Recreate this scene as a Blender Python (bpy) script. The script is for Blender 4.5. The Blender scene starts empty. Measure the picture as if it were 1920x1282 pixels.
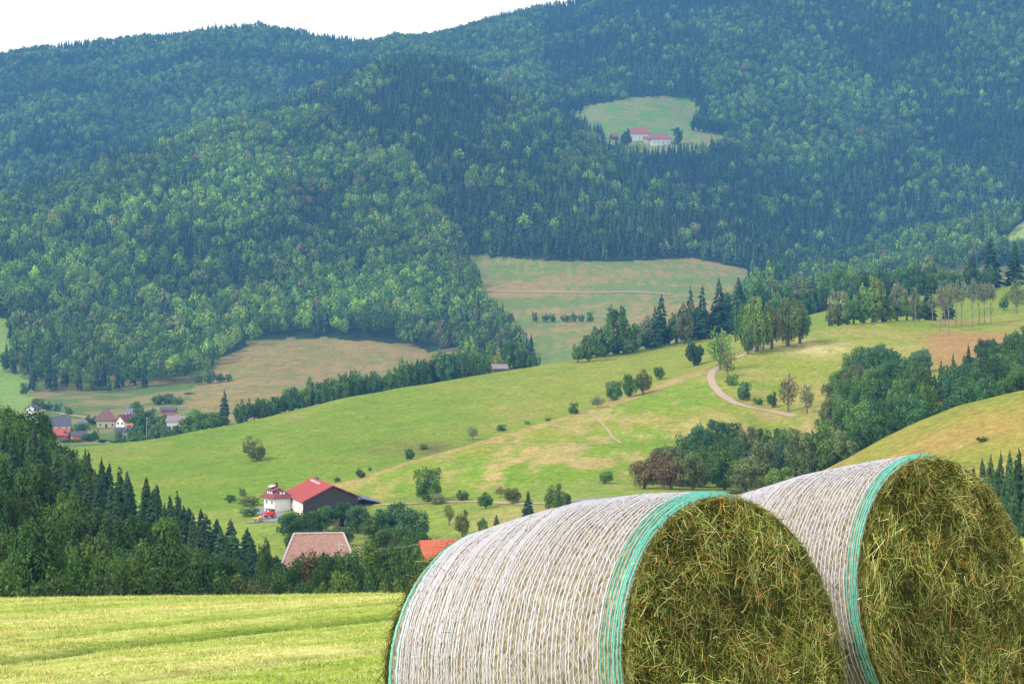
import bpy, math, random
import numpy as np
from mathutils import Matrix, Vector

random.seed(7)
RNG = np.random.default_rng(7)
F, CX, CY = 3200.0, 960.0, 641.0       # focal length and centre of a 1920 px wide frame
scene = bpy.context.scene
COL = scene.collection

# ------------------------------------------------------------------ scene objects
def tag(o, label=None, cat=None, group=None, kind=None):
    if label: o['label'] = label
    if cat: o['category'] = cat
    if group: o['group'] = group
    if kind: o['kind'] = kind
    return o

def empty(name, loc, rz=0.0):
    o = bpy.data.objects.new(name, None)
    o.empty_display_size = 1.0
    COL.objects.link(o)
    o.location = loc
    o.rotation_euler = (0, 0, rz)
    return o

def mesh_np(name, V, Q, mat, col=None, tris=False, smooth=False):
    V = np.asarray(V, np.float32).reshape(-1, 3)
    Q = np.asarray(Q, np.int32)
    n = 3 if tris else 4
    Q = Q.reshape(-1, n)
    me = bpy.data.meshes.new(name)
    me.vertices.add(len(V)); me.vertices.foreach_set('co', V.ravel())
    me.loops.add(len(Q) * n); me.loops.foreach_set('vertex_index', Q.ravel())
    me.polygons.add(len(Q))
    me.polygons.foreach_set('loop_start', np.arange(0, len(Q) * n, n, dtype=np.int32))
    if smooth: me.polygons.foreach_set('use_smooth', np.ones(len(Q), bool))
    if col is not None:
        c = np.ones((len(V), 4), np.float32); c[:, :col.shape[1]] = col
        a = me.attributes.new('col', 'FLOAT_COLOR', 'POINT'); a.data.foreach_set('color', c.ravel())
    me.update(calc_edges=True)
    if mat is not None: me.materials.append(mat)
    return me

def link(name, me, parent=None):
    o = bpy.data.objects.new(name, me)
    COL.objects.link(o)
    if parent is not None: o.parent = parent
    return o

class MB:
    """polygon collector for small built things"""
    def __init__(s): s.v = []; s.f = []
    def poly(s, pts):
        b = len(s.v); s.v += [tuple(p) for p in pts]; s.f.append(tuple(range(b, b + len(pts))))
    def box(s, c, d, rz=0.0, taper=1.0):
        b = len(s.v); ca, sa = math.cos(rz), math.sin(rz)
        for sz in (-1, 1):
            k = taper if sz > 0 else 1.0
            for sx, sy in ((-1, -1), (1, -1), (1, 1), (-1, 1)):
                x, y = sx * d[0] / 2 * k, sy * d[1] / 2 * k
                s.v.append((c[0] + x * ca - y * sa, c[1] + x * sa + y * ca, c[2] + sz * d[2] / 2))
        for q in ((0, 3, 2, 1), (4, 5, 6, 7), (0, 1, 5, 4), (1, 2, 6, 5), (2, 3, 7, 6), (3, 0, 4, 7)):
            s.f.append(tuple(b + i for i in q))
    def cyl(s, a, bb, r0, r1, n=12):
        a, bb = Vector(a), Vector(bb); d = (bb - a).normalized()
        u = d.orthogonal().normalized(); w = d.cross(u)
        b = len(s.v)
        for p, r in ((a, r0), (bb, r1)):
            for i in range(n):
                t = 2 * math.pi * i / n
                s.v.append(tuple(p + u * (r * math.cos(t)) + w * (r * math.sin(t))))
        for i in range(n):
            j = (i + 1) % n
            s.f.append((b + i, b + j, b + n + j, b + n + i))
        s.f.append(tuple(b + n - 1 - i for i in range(n))); s.f.append(tuple(b + n + i for i in range(n)))
    def slab(s, pts, th):
        """a thick plate below a convex polygon"""
        p = [Vector(q) for q in pts]; n = (p[1] - p[0]).cross(p[2] - p[0]).normalized()
        if n.z < 0: n = -n
        lo = [q - n * th for q in p]
        s.poly(p); s.poly(lo[::-1])
        for i in range(len(p)):
            j = (i + 1) % len(p); s.poly((p[i], lo[i], lo[j], p[j]))
    def build(s, name, mat, parent=None):
        me = bpy.data.meshes.new(name); me.from_pydata(s.v, [], s.f); me.update()
        me.materials.append(mat)
        return link(name, me, parent)

# ------------------------------------------------------------------ materials
def new_mat(name):
    m = bpy.data.materials.new(name); m.use_nodes = True
    nt = m.node_tree; nt.nodes.clear()
    return m, nt, nt.nodes, nt.links

def ramp(nodes, pts):
    r = nodes.new('ShaderNodeValToRGB'); e = r.color_ramp.elements
    while len(e) < len(pts): e.new(0.5)
    for i, (p, c) in enumerate(pts):
        e[i].position = p; e[i].color = (*c, 1) if len(c) == 3 else c
    return r

def noise(nodes, links, vec, scale, detail=4, rough=.6):
    n = nodes.new('ShaderNodeTexNoise'); n.inputs['Scale'].default_value = scale
    n.inputs['Detail'].default_value = detail; n.inputs['Roughness'].default_value = rough
    links.new(vec, n.inputs['Vector']); return n.outputs['Fac']

def mult(nodes, links, a, b, fac=1.0):
    m = nodes.new('ShaderNodeMix'); m.data_type = 'RGBA'; m.blend_type = 'MULTIPLY'
    m.inputs['Factor'].default_value = fac
    links.new(a, m.inputs['A'])
    if hasattr(b, 'default_value') or hasattr(b, 'is_linked'): links.new(b, m.inputs['B'])
    else: m.inputs['B'].default_value = b
    return m.outputs['Result']

def foliage_mat():
    m, nt, N, L = new_mat('foliage')
    at = N.new('ShaderNodeAttribute'); at.attribute_name = 'col'
    oi = N.new('ShaderNodeObjectInfo')
    c = mult(N, L, at.outputs['Color'], oi.outputs['Color'])
    d = N.new('ShaderNodeBsdfPrincipled'); d.inputs['Roughness'].default_value = .7
    d.inputs['Specular IOR Level'].default_value = .25
    L.new(c, d.inputs['Base Color'])
    t = N.new('ShaderNodeBsdfTranslucent'); L.new(c, t.inputs['Color'])
    x = N.new('ShaderNodeMixShader'); x.inputs['Fac'].default_value = .3
    L.new(d.outputs[0], x.inputs[1]); L.new(t.outputs[0], x.inputs[2])
    o = N.new('ShaderNodeOutputMaterial'); L.new(x.outputs[0], o.inputs['Surface'])
    return m

def attr_mat(name, scales, rough=.95, bump=None, streak=None):
    """vertex colour broken up by world-space noise of several sizes"""
    m, nt, N, L = new_mat(name)
    at = N.new('ShaderNodeAttribute'); at.attribute_name = 'col'
    tc = N.new('ShaderNodeTexCoord')
    c = at.outputs['Color']
    for sc, lo, hi in scales:
        f = noise(N, L, tc.outputs['Object'], sc)
        r = ramp(N, [(.3, lo), (.7, hi)]); L.new(f, r.inputs['Fac'])
        c = mult(N, L, c, r.outputs['Color'])
    if streak:
        mp = N.new('ShaderNodeMapping'); mp.vector_type = 'TEXTURE'; mp.inputs['Rotation'].default_value = (0, 0, streak[1])
        mp.inputs['Scale'].default_value = streak[2]
        L.new(tc.outputs['Object'], mp.inputs['Vector'])
        f = noise(N, L, mp.outputs['Vector'], streak[0], 3)
        r = ramp(N, [(.35, streak[3]), (.65, streak[4])]); L.new(f, r.inputs['Fac'])
        c = mult(N, L, c, r.outputs['Color'])
    d = N.new('ShaderNodeBsdfPrincipled'); d.inputs['Roughness'].default_value = rough
    d.inputs['Specular IOR Level'].default_value = .15
    L.new(c, d.inputs['Base Color'])
    if bump:
        f = noise(N, L, tc.outputs['Object'], bump[0], 5)
        b = N.new('ShaderNodeBump'); b.inputs['Strength'].default_value = bump[1]; b.inputs['Distance'].default_value = bump[2]
        L.new(f, b.inputs['Height']); L.new(b.outputs[0], d.inputs['Normal'])
    o = N.new('ShaderNodeOutputMaterial'); L.new(d.outputs[0], o.inputs['Surface'])
    return m

def plain(name, col, rough=.7, sc=3.0, var=.18, metal=0.0, stretch=(1, 1, 1)):
    m, nt, N, L = new_mat(name)
    tc = N.new('ShaderNodeTexCoord')
    mp = N.new('ShaderNodeMapping'); mp.inputs['Scale'].default_value = stretch
    L.new(tc.outputs['Object'], mp.inputs['Vector'])
    f = noise(N, L, mp.outputs['Vector'], sc, 5)
    lo = tuple(x * (1 - var) for x in col); hi = tuple(min(1, x * (1 + var)) for x in col)
    r = ramp(N, [(.3, lo), (.7, hi)]); L.new(f, r.inputs['Fac'])
    d = N.new('ShaderNodeBsdfPrincipled'); d.inputs['Roughness'].default_value = rough
    d.inputs['Metallic'].default_value = metal
    L.new(r.outputs['Color'], d.inputs['Base Color'])
    b = N.new('ShaderNodeBump'); b.inputs['Strength'].default_value = .3; b.inputs['Distance'].default_value = .02
    L.new(f, b.inputs['Height']); L.new(b.outputs[0], d.inputs['Normal'])
    o = N.new('ShaderNodeOutputMaterial'); L.new(d.outputs[0], o.inputs['Surface'])
    return m

FOL = foliage_mat()
BARK = plain('bark', (.10, .075, .055), .9, 6, .4)
PALEBARK = plain('pale_bark', (.22, .17, .14), .9, 6, .4)

# ------------------------------------------------------------------ noise in numpy
def vnoise(x, y, seed=0):
    xi = np.floor(x).astype(np.int64); yi = np.floor(y).astype(np.int64)
    fx = x - xi; fy = y - yi; fx = fx * fx * (3 - 2 * fx); fy = fy * fy * (3 - 2 * fy)
    def h(a, b):
        n = (a * 374761393 + b * 668265263 + seed * 974634777) & 0xffffffff
        n = ((n ^ (n >> 13)) * 1274126177) & 0xffffffff
        return ((n ^ (n >> 16)) & 0xffff) / 65535.0
    return (h(xi, yi) * (1 - fx) + h(xi + 1, yi) * fx) * (1 - fy) + (h(xi, yi + 1) * (1 - fx) + h(xi + 1, yi + 1) * fx) * fy

def fbm(x, y, s, seed=0, octv=4):
    x = np.asarray(x, float) / s; y = np.asarray(y, float) / s
    t = 0; a = .5; w = 0
    for i in range(octv):
        t = t + a * vnoise(x, y, seed + i * 17); w += a; a *= .55; x = x * 2.03 + 5.2; y = y * 2.03 + 1.7
    return t / w

def inpoly(px, py, poly):
    px = np.asarray(px, float); py = np.asarray(py, float)
    r = np.zeros(np.broadcast(px, py).shape, bool); n = len(poly)
    for i in range(n):
        x1, y1 = poly[i]; x2, y2 = poly[(i + 1) % n]
        if y1 == y2: continue
        c = ((y1 > py) != (y2 > py)) & (px < (x2 - x1) * (py - y1) / (y2 - y1) + x1)
        r ^= c
    return r

def sstep(a, b, x):
    t = np.clip((x - a) / (b - a), 0, 1); return t * t * (3 - 2 * t)

# ------------------------------------------------------------------ the land: one sheet from below the field to the far ridge
# each station is a line across the land: control points (bearing, height, distance);
# bearing b runs 0..1920 over the field of view (x = (b-960)/3200*distance), 'y' heights are sight-line heights, 'z' metres
def st(kind, pts):
    p = sorted(pts); b = [q[0] for q in p]; Y = [q[2] for q in p]
    z = [((CY - q[1]) / F * q[2]) if kind == 'y' else q[1] for q in p]
    return b, z, Y

MCREST = [(-500, 470, 2100), (-200, 420, 2150), (0, 345, 2200), (150, 300, 2300), (300, 247, 2400), (450, 207, 2550), (560, 167, 2650), (640, 132, 2700),
          (720, 99, 2750), (790, 88, 2800), (860, 105, 2750), (950, 162, 2600), (1050, 207, 2450), (1150, 267, 2300), (1250, 335, 2200), (1350, 392, 2100),
          (1450, 432, 2050), (1530, 478, 2000), (1600, 470, 2030), (1750, 420, 2150), (1920, 380, 2200), (2400, 330, 2250)]
MCREST = [(a, b + 20 * F / 2500 * .85, c) for a, b, c in MCREST]
FCREST = [(-500, 150), (0, 96), (40, 86), (150, 76), (260, 62), (370, 47), (480, 38), (560, 45), (620, 60), (680, 68), (740, 62), (850, 50), (960, 20),
          (1060, -2), (1200, -70), (1500, -150), (1920, -160), (2400, -160)]
FCREST = [(a, b + 14, 4200) for a, b in FCREST]
ST = [
 st('z', [(-500, -15, 48), (2400, -12, 48)]),
 st('z', [(-500, -30, 120), (0, -33, 120), (500, -35, 120), (1400, -34, 120), (1920, -27, 120), (2400, -22, 120)]),
 st('z', [(-500, -24, 230), (0, -31, 230), (200, -38, 230), (400, -45, 230), (540, -49, 230), (800, -50, 230), (1300, -48, 230), (1600, -44, 230), (1920, -34, 230), (2400, -26, 230)]),
 st('z', [(-500, -40, 400), (0, -43, 400), (170, -45, 400), (430, -45.5, 400), (560, -43.5, 400), (800, -43.5, 400), (900, -41, 400), (1000, -39, 400), (1100, -37, 400), (1250, -36, 400),
          (1440, -36, 400), (1520, -31.5, 400), (1600, -26.2, 400), (1660, -21.8, 400), (1720, -18.2, 400), (1800, -14.2, 400), (1920, -10.8, 400), (2400, 0, 400)]),
 st('z', [(-500, -45, 450), (300, -45, 450), (560, -43, 450), (640, -42.4, 450), (800, -40.5, 450), (900, -39, 450), (1000, -37.5, 450), (1100, -36, 450), (1250, -36, 450), (1400, -37, 450),
          (1440, -39, 450), (1600, -33, 450), (1720, -27, 450), (1920, -19, 450), (2400, -10, 450)]),
 st('y', [(-500, 930, 500), (300, 930, 500), (450, 922, 500), (560, 912, 500), (640, 913, 490), (750, 873, 505), (900, 828, 530), (1000, 798, 550), (1100, 768, 580), (1200, 733, 610),
          (1300, 695, 640), (1400, 655, 680), (1480, 633, 710), (1560, 611, 740), (1700, 599, 780), (1800, 597, 800), (1920, 587, 820), (2400, 560, 850)]),
 st('z', [(-500, -44.5, 560), (300, -43.5, 560), (450, -41.5, 560), (560, -39, 560), (640, -40.5, 540), (750, -39, 550), (900, -35.5, 570), (1000, -32, 590), (1100, -28, 620), (1200, -23, 650),
          (1300, -15.5, 680), (1400, -7, 715), (1500, 0, 750), (1560, 4.5, 775), (1700, 8, 815), (1800, 9.5, 835), (1920, 12, 855), (2400, 20, 880)]),
 st('y', [(-500, 870, 640), (0, 856, 650), (170, 840, 650), (300, 820, 670), (440, 794, 700), (550, 768, 720), (650, 744, 740), (800, 719, 765), (900, 702, 785), (1000, 687, 810),
          (1100, 671, 840), (1200, 653, 870), (1300, 635, 900), (1400, 618, 920), (1500, 595, 940), (1600, 570, 960), (1700, 558, 970), (1800, 546, 975), (1920, 533, 980), (2400, 490, 1000)]),
 st('z', [(-500, -48, 760), (0, -48, 760), (300, -44, 740), (440, -38, 760), (550, -34, 780), (650, -31, 800), (800, -27, 830), (900, -24, 850), (1000, -21, 870), (1100, -16, 900),
          (1200, -10, 930), (1300, -5, 960), (1400, 2, 985), (1500, 12, 1010), (1600, 20, 1030), (1700, 25, 1040), (1920, 34, 1060), (2400, 40, 1070)]),
 st('z', [(-500, -52, 900), (300, -52, 900), (450, -47, 950), (650, -43, 1000), (900, -36, 1050), (1000, -33, 1080), (1200, -22, 1120), (1400, -8, 1200), (1600, 8, 1300), (1920, 25, 1300), (2400, 30, 1300)]),
 st('y', [(-500, 735, 1250), (0, 735, 1250), (230, 735, 1260), (400, 712, 1280), (480, 700, 1280), (650, 700, 1300), (800, 690, 1300), (900, 690, 1290), (1000, 690, 1250), (1100, 665, 1250),
          (1200, 630, 1300), (1400, 560, 1500), (1500, 560, 1600), (1600, 540, 1700), (1750, 510, 1800), (1920, 500, 1800), (2400, 480, 1800)]),
 st('y', [(-500, 600, 1550), (0, 600, 1550), (150, 625, 1500), (400, 647, 1480), (480, 640, 1480), (650, 636, 1480), (800, 645, 1480), (870, 622, 1500), (900, 600, 1550), (1000, 595, 1550),
          (1100, 590, 1550), (1200, 570, 1580), (1400, 530, 1700), (1500, 530, 1800), (1600, 515, 1850), (1750, 490, 1900), (1920, 470, 1900), (2400, 460, 1900)]),
 st('y', [(-500, 500, 1800), (0, 490, 1800), (400, 500, 1800), (900, 490, 1850), (1200, 488, 1850), (1300, 490, 1850), (1400, 500, 1850), (1500, 510, 1900), (1600, 510, 1950), (1750, 465, 2000),
          (1880, 440, 2050), (1920, 425, 2050), (2400, 390, 2050)]),
 st('y', MCREST),
 None,
 st('y', [(-500, 400, 2700), (0, 385, 2700), (300, 300, 2900), (560, 225, 3100), (790, 160, 3250), (950, 200, 3050), (1080, 262, 2750), (1150, 275, 2650), (1250, 276, 2650), (1300, 276, 2650),
          (1400, 300, 2600), (1600, 340, 2550), (1920, 300, 2600), (2400, 280, 2600)]),
 st('y', [(-500, 300, 3000), (0, 280, 3100), (300, 210, 3300), (560, 160, 3500), (790, 105, 3700), (950, 140, 3450), (1090, 214, 3000), (1200, 190, 3000), (1300, 194, 3000), (1400, 210, 2950),
          (1600, 230, 2900), (1920, 200, 2950), (2400, 180, 2950)]),
 st('y', FCREST),
 None,
]
b_, z_, Y_ = ST[13]
ST[14] = (b_, [z - (45 if b < 1200 else 12) for b, z in zip(b_, z_)], [y + 130 for y in Y_])
b_, z_, Y_ = ST[17]
ST[18] = (b_, [z - 260 for z in z_], [y + 500 for y in Y_])
NR = [10, 12, 22, 24, 70, 12, 70, 16, 14, 40, 50, 40, 60, 10, 12, 30, 70, 8]
NC = 1000
BE = np.linspace(-480, 2400, NC)
rowsY, rowsZ, rowK = [], [], []
def smooth_cols(a, w=9, n=2):
    k = np.ones(w) / w
    for _ in range(n):
        a = np.convolve(np.pad(a, w // 2, 'edge'), k, 'valid')
    return a
stY = [smooth_cols(np.interp(BE, s[0], s[2])) for s in ST]
stZ = [smooth_cols(np.interp(BE, s[0], s[1])) for s in ST]
for k, n in enumerate(NR):
    for i in range(n):
        t = i / n
        rowsY.append(stY[k] * (1 - t) + stY[k + 1] * t); rowsZ.append(stZ[k] * (1 - t) + stZ[k + 1] * t); rowK.append(k + t)
rowsY.append(stY[-1]); rowsZ.append(stZ[-1]); rowK.append(len(NR))
GY = np.array(rowsY); GZ = np.array(rowsZ); GK = np.array(rowK)
for _ in range(3):                                     # soften the breaks of slope
    z = GZ.copy(); y0, y1, y2 = GY[:-2], GY[1:-1], GY[2:]
    GZ[1:-1] = .5 * z[1:-1] + .5 * (z[:-2] * (y2 - y1) + z[2:] * (y1 - y0)) / (y2 - y0)
GX = (BE[None, :] - CX) / F * GY
amp = sstep(1500, 2300, GY) * 20
GZ = GZ + amp * (fbm(GX, GY * .6, 260, 3) - .5) * 2 + (sstep(300, 500, GY) * .8 * (fbm(GX, GY, 40, 5) - .5) * 2)
amp2 = sstep(1950, 2500, GY) * sstep(1200, 1500, BE)[None, :] * 55
ridge = 1 - np.abs(2 * fbm(GX + GY * .5, GY * .25, 420, 11, 2) - 1)
GZ = GZ + amp2 * (ridge - .75)
KK = GK[:, None]
def hump(a, b): return np.sin(np.pi * np.clip((KK - a) / (b - a), 0, 1)) ** .8
fold = 1 - np.abs(2 * fbm(GX + GY * .12, GY * .22, 330, 13, 3) - 1)
GZ = GZ + (hump(11.6, 13.0) * sstep(1500, 1900, GY) * 60 + hump(15.2, 17.0) * 90) * (fold - .72)
PYG = CY - GZ / GY * F                                  # sight-line height of every vertex

def gz(x, Y):
    """ground height at a place"""
    b = CX + x / Y * F
    c = (b - BE[0]) / (BE[1] - BE[0]); c0 = int(np.clip(np.floor(c), 0, NC - 2)); t = c - c0
    a = np.interp(Y, GY[:, c0], GZ[:, c0]); d = np.interp(Y, GY[:, c0 + 1], GZ[:, c0 + 1])
    return a * (1 - t) + d * t
def hit(b, py, ymin=60):
    """first place of the land on a sight line"""
    c = int(np.clip(round((b - BE[0]) / (BE[1] - BE[0])), 0, NC - 1))
    Y = GY[:, c]; d = (GZ[:, c] - (CY - py) / F * Y)
    for i in range(len(Y) - 1):
        if Y[i + 1] < ymin: continue
        if d[i] <= 0 < d[i + 1]:
            t = -d[i] / (d[i + 1] - d[i]); y = Y[i] + t * (Y[i + 1] - Y[i])
            x = (b - CX) / F * y
            return x, y, gz(x, y)
    vis = np.argmax(np.where(Y > ymin, d, -1e9)); y = Y[vis]; x = (b - CX) / F * y
    return x, y, gz(x, y)

# colour of the land
DRY1 = [(385, 700), (420, 672), (480, 642), (600, 634), (700, 636), (770, 648), (806, 664), (812, 690), (700, 740), (560, 790), (330, 790)]
FIELD2 = [(876, 478), (1000, 487), (1150, 491), (1300, 484), (1400, 505), (1420, 640), (1200, 760), (1020, 760), (1012, 710), (985, 662), (945, 622), (905, 575), (888, 540)]
CLEAR = [(1075, 218), (1100, 200), (1210, 180), (1300, 186), (1312, 215), (1304, 240), (1380, 262), (1360, 276), (1290, 286), (1165, 290)]
RPATCH = [(1868, 470), (1900, 430), (1960, 380), (1980, 480)]
LPATCH = [(-60, 590), (12, 596), (26, 640), (18, 690), (60, 720), (40, 800), (-80, 800)]
def C(*a): return np.array(a, float)
PXG = np.broadcast_to(BE[None, :], GY.shape); KG = np.broadcast_to(GK[:, None], GY.shape)
n1 = fbm(GX, GY, 28, 21); n2 = fbm(GX, GY, 9, 22); n3 = fbm(GX * .5, GY, 60, 23); n4 = fbm(GX, GY * .35, 5, 24)
JX = PXG + (fbm(GX, GY, 30, 61, 3) - .5) * 46; JY = PYG + (fbm(GX + 500, GY, 30, 62, 3) - .5) * 16
def mixc(a, b, t): return a * (1 - t[..., None]) + b * t[..., None]
forest_c = C(.03, .055, .02)
G = np.broadcast_to(forest_c, GY.shape + (3,)).copy()
near = KG < 3.0
G[near] = C(.05, .075, .02)
green = C(.168, .265, .022); yel = C(.265, .30, .040); straw = C(.43, .33, .14); olive = C(.15, .17, .05); brown = C(.25, .14, .06)
# valley floor by the farm and the right-hand meadow
fl = (KG >= 2.2) & (KG < 4.0)
t = sstep(.4, .62, n1)
G[fl] = mixc(C(.22, .29, .05), C(.33, .31, .10), t)[fl]
rm = (KG >= 2.0) & (KG <= 3.15) & (PXG > 1250)
t = sstep(.42, .68, n1 * .6 + n3 * .4)
G[rm] = mixc(G, mixc(C(.24, .25, .04), C(.37, .25, .08), t), sstep(1270, 1480, JX))[rm]
# the front spur
sp = (KG >= 4.0) & (KG < 5.15) & (PXG > 560)
low = sstep(740, 880, PYG) * sstep(760, 1050, PXG)
t = np.clip(sstep(.44, .62, n1 * .45 + n4 * .55) * .55 + sstep(.36, .6, n1 * .5 + n4 * .5) * low * 1.0, 0, 1)
G[sp] = mixc(mixc(green * 1.1, yel, sstep(.35, .6, n3)), straw, t)[sp]
t = sstep(.4, .55, n1) * sstep(1705, 1765, PXG) * sstep(1920, 1870, PXG) * sstep(594, 606, PYG)
G[sp] = mixc(G, C(.40, .21, .10), t * .8)[sp]
pale = np.exp(-((PXG - 1530) / 75.) ** 2 - ((PYG - 655) / 14.) ** 2) * sstep(.3, .5, n4)
G[sp] = mixc(G, C(.55, .46, .22), pale)[sp]
# rim of the spur
rim = (KG > 4.9) & (KG < 5.12) & (PXG > 620) & (PXG < 1330)
G[rim] = mixc(C(.33, .24, .1), straw, n2)[rim]
# hill one
h1 = (KG >= 4.0) & (KG < 8.0) & ~sp
t = sstep(420, 1250, PXG) * sstep(860, 720, PYG)
base = mixc(green, yel, np.clip(t * .9 + (n1 - .5) * 1.2 + .12, 0, 1))
base = mixc(base, straw * .8, sstep(.56, .74, n1 * .5 + n4 * .5) * .45)
G[h1] = base[h1]
terr = np.exp(-((PXG - 790) / 90.) ** 2 - ((PYG - 840) / 14.) ** 2)
terr = terr * (h1 & (KG > 5.1))
G = mixc(G, C(.16, .13, .05), np.clip(terr * (0.3 + n4), 0, 1) * .9)
# meadow right beyond the spur
rr = (KG >= 6.0) & (KG < 8.0) & (PXG > 1400)
G[rr] = mixc(green, yel, n1)[rr]
# village land
vl = (KG >= 8.0) & (KG < 10.6)
t = sstep(.42, .6, n1)
G[vl] = mixc(C(.12, .19, .045), C(.28, .23, .10), t)[vl]
tf = (KG >= 9) & (KG < 13)
d1 = tf & inpoly(JX, JY, DRY1)
t = sstep(.35, .65, n1 * .5 + n4 * .5)
G[d1] = mixc(C(.36, .25, .11), C(.20, .22, .06), t * .75)[d1]
d2 = tf & inpoly(PXG, PYG, FIELD2)
t = np.clip(sstep(.4, .62, n3 * .6 + n4 * .4) + sstep(620, 680, PYG), 0, 1)
G[d2] = mixc(C(.37, .265, .11), C(.16, .25, .06), t * .9)[d2]
cl = (KG > 14) & (KG < 17) & inpoly(JX, PYG, CLEAR)
G[cl] = mixc(C(.155, .31, .06), C(.27, .29, .10), sstep(.35, .65, n1))[cl]
rp = (KG > 11) & (KG < 14) & inpoly(PXG, PYG, RPATCH)
G[rp] = C(.36, .46, .14)
lp = (KG > 8) & (KG < 13) & inpoly(JX, JY, LPATCH)
G[lp] = C(.24, .36, .08)

GROUND = attr_mat('land', [(.9, (.80, .82, .76), (1.2, 1.18, 1.16)), (.45, (.78, .8, .75), (1.2, 1.18, 1.15)), (.09, (.86, .88, .85), (1.12, 1.1, 1.1)), (2.2, (.72, .76, .72), (1.25, 1.2, 1.2))],
                  bump=(1.2, .5, .5), streak=(.35, .3, (1, .16, 1), (.74, .78, .66), (1.16, 1.13, 1.12)))
R_, C_ = GY.shape
idx = np.arange(R_ * C_).reshape(R_, C_)
Q = np.stack([idx[:-1, :-1], idx[:-1, 1:], idx[1:, 1:], idx[1:, :-1]], -1)
o = link('terrain', mesh_np('terrain', np.stack([GX, GY, GZ], -1), Q, GROUND, G.reshape(-1, 3), smooth=True))
tag(o, 'rolling valley land of meadows and wooded hills behind the mown field', kind='structure')

# ------------------------------------------------------------------ the mown field in front
def field_z(X, Y):
    X = np.asarray(X, float); Y = np.asarray(Y, float)
    h = np.where(X < 0, .012 * X, 0) + .173 * np.clip(X, 0, 3.2) + .063 * np.clip(X - 3.2, 0, 60)
    # soften the kink at X=0
    h = h + .04 * np.exp(-(X / .5) ** 2)
    z = -1.385 - .0955 * Y + h - FK * np.clip(Y - 24, 0, None) ** 2
    return z
FK = .0042
fx = np.concatenate([np.linspace(-45, -12, 30), np.linspace(-11.7, 14, 240), np.linspace(14.5, 45, 30)])
fy = np.concatenate([np.linspace(-14, 3, 20), np.linspace(3.2, 40, 330), np.linspace(40.8, 72, 40)])
FX, FY = np.meshgrid(fx, fy)
FZ = field_z(FX, FY)
FZ = FZ + .03 * (fbm(FX, FY, 1.2, 31) - .5)
# a shallow wheel track and low windrows of cut grass
def track_w(X, Y):
    yc = 16.0 + 1.75 * (X + 4.83) + .25 * np.sin(X * 1.5); y2 = 13.6 + 1.5 * (X + 3.4)
    return 1.25 * np.exp(-((Y - yc) / .62) ** 2) + .45 * np.exp(-((Y - y2) / .35) ** 2) + .3 * np.exp(-((Y - yc - 3.6) / .5) ** 2)
TW = track_w(FX, FY)
FZ = FZ - .06 * TW
def mow(X, Y):
    v = (X * 1.75 - Y) / 2.016; u = (X + 1.75 * Y) / 2.016
    return fbm(u * .10, v, .55, 47, 3)
t1 = .35 * fbm(FX * .35, FY, .8, 41) + .65 * mow(FX, FY); t2 = fbm(FX, FY, 3.5, 42)
FC = mixc(C(.30, .37, .06), C(.50, .47, .18), np.clip((t1 - .38) * 3.4, 0, 1))
FC = mixc(FC, C(.22, .30, .03), sstep(.5, .75, t2) * .6)
FC = mixc(FC, C(.08, .14, .015), np.clip(TW, 0, 1) * .9)
FIELDM = attr_mat('stubble', [(9, (.75, .78, .7), (1.2, 1.2, 1.15)), (38, (.7, .74, .66), (1.25, 1.22, 1.2))], bump=(30, .8, .03),
                  streak=(1.6, 1.05, (1.6, .22, 1), (.72, .78, .62), (1.2, 1.14, 1.25)))
R_, C_ = FX.shape; idx = np.arange(R_ * C_).reshape(R_, C_)
Q = np.stack([idx[:-1, :-1], idx[:-1, 1:], idx[1:, 1:], idx[1:, :-1]], -1)
o = link('field', mesh_np('field', np.stack([FX, FY, FZ], -1), Q, FIELDM, FC.reshape(-1, 3), smooth=True))
tag(o, 'mown yellow green meadow sloping away under the hay bales', kind='structure')

STRAW = attr_mat('cut_grass', [(3, (.85, .87, .8), (1.12, 1.1, 1.1))], rough=.8)
def strands(P, D, Nn, L, W, B, col, seg=3):
    """flat curved blades: P root, D direction, Nn side-plane normal, L length, W width, B bend (vector)"""
    n = len(P)
    S = np.cross(D, Nn); S /= np.linalg.norm(S, axis=1, keepdims=True) + 1e-9
    ts = np.linspace(0, 1, seg + 1)
    V = np.zeros((n, seg + 1, 2, 3))
    for i, t in enumerate(ts):
        c = P + D * (L * t)[:, None] + B * (t * t)
        w = W * (1 - .75 * t ** 2)
        V[:, i, 0] = c - S * (w / 2)[:, None]; V[:, i, 1] = c + S * (w / 2)[:, None]
    b = (np.arange(n) * (seg + 1) * 2)[:, None] + (np.arange(seg) * 2)[None, :]
    Q = np.stack([b, b + 1, b + 3, b + 2], -1).reshape(-1, 4)
    cc = np.repeat(col, (seg + 1) * 2, axis=0)
    return V.reshape(-1, 3), Q, cc

def pick(pal, w, n, var=.25):
    pal = np.array(pal); i = RNG.choice(len(pal), n, p=np.array(w) / sum(w))
    return pal[i] * (1 + var * (RNG.random((n, 1)) * 2 - 1)) * (1 + .08 * RNG.normal(size=(n, 3)))

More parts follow.
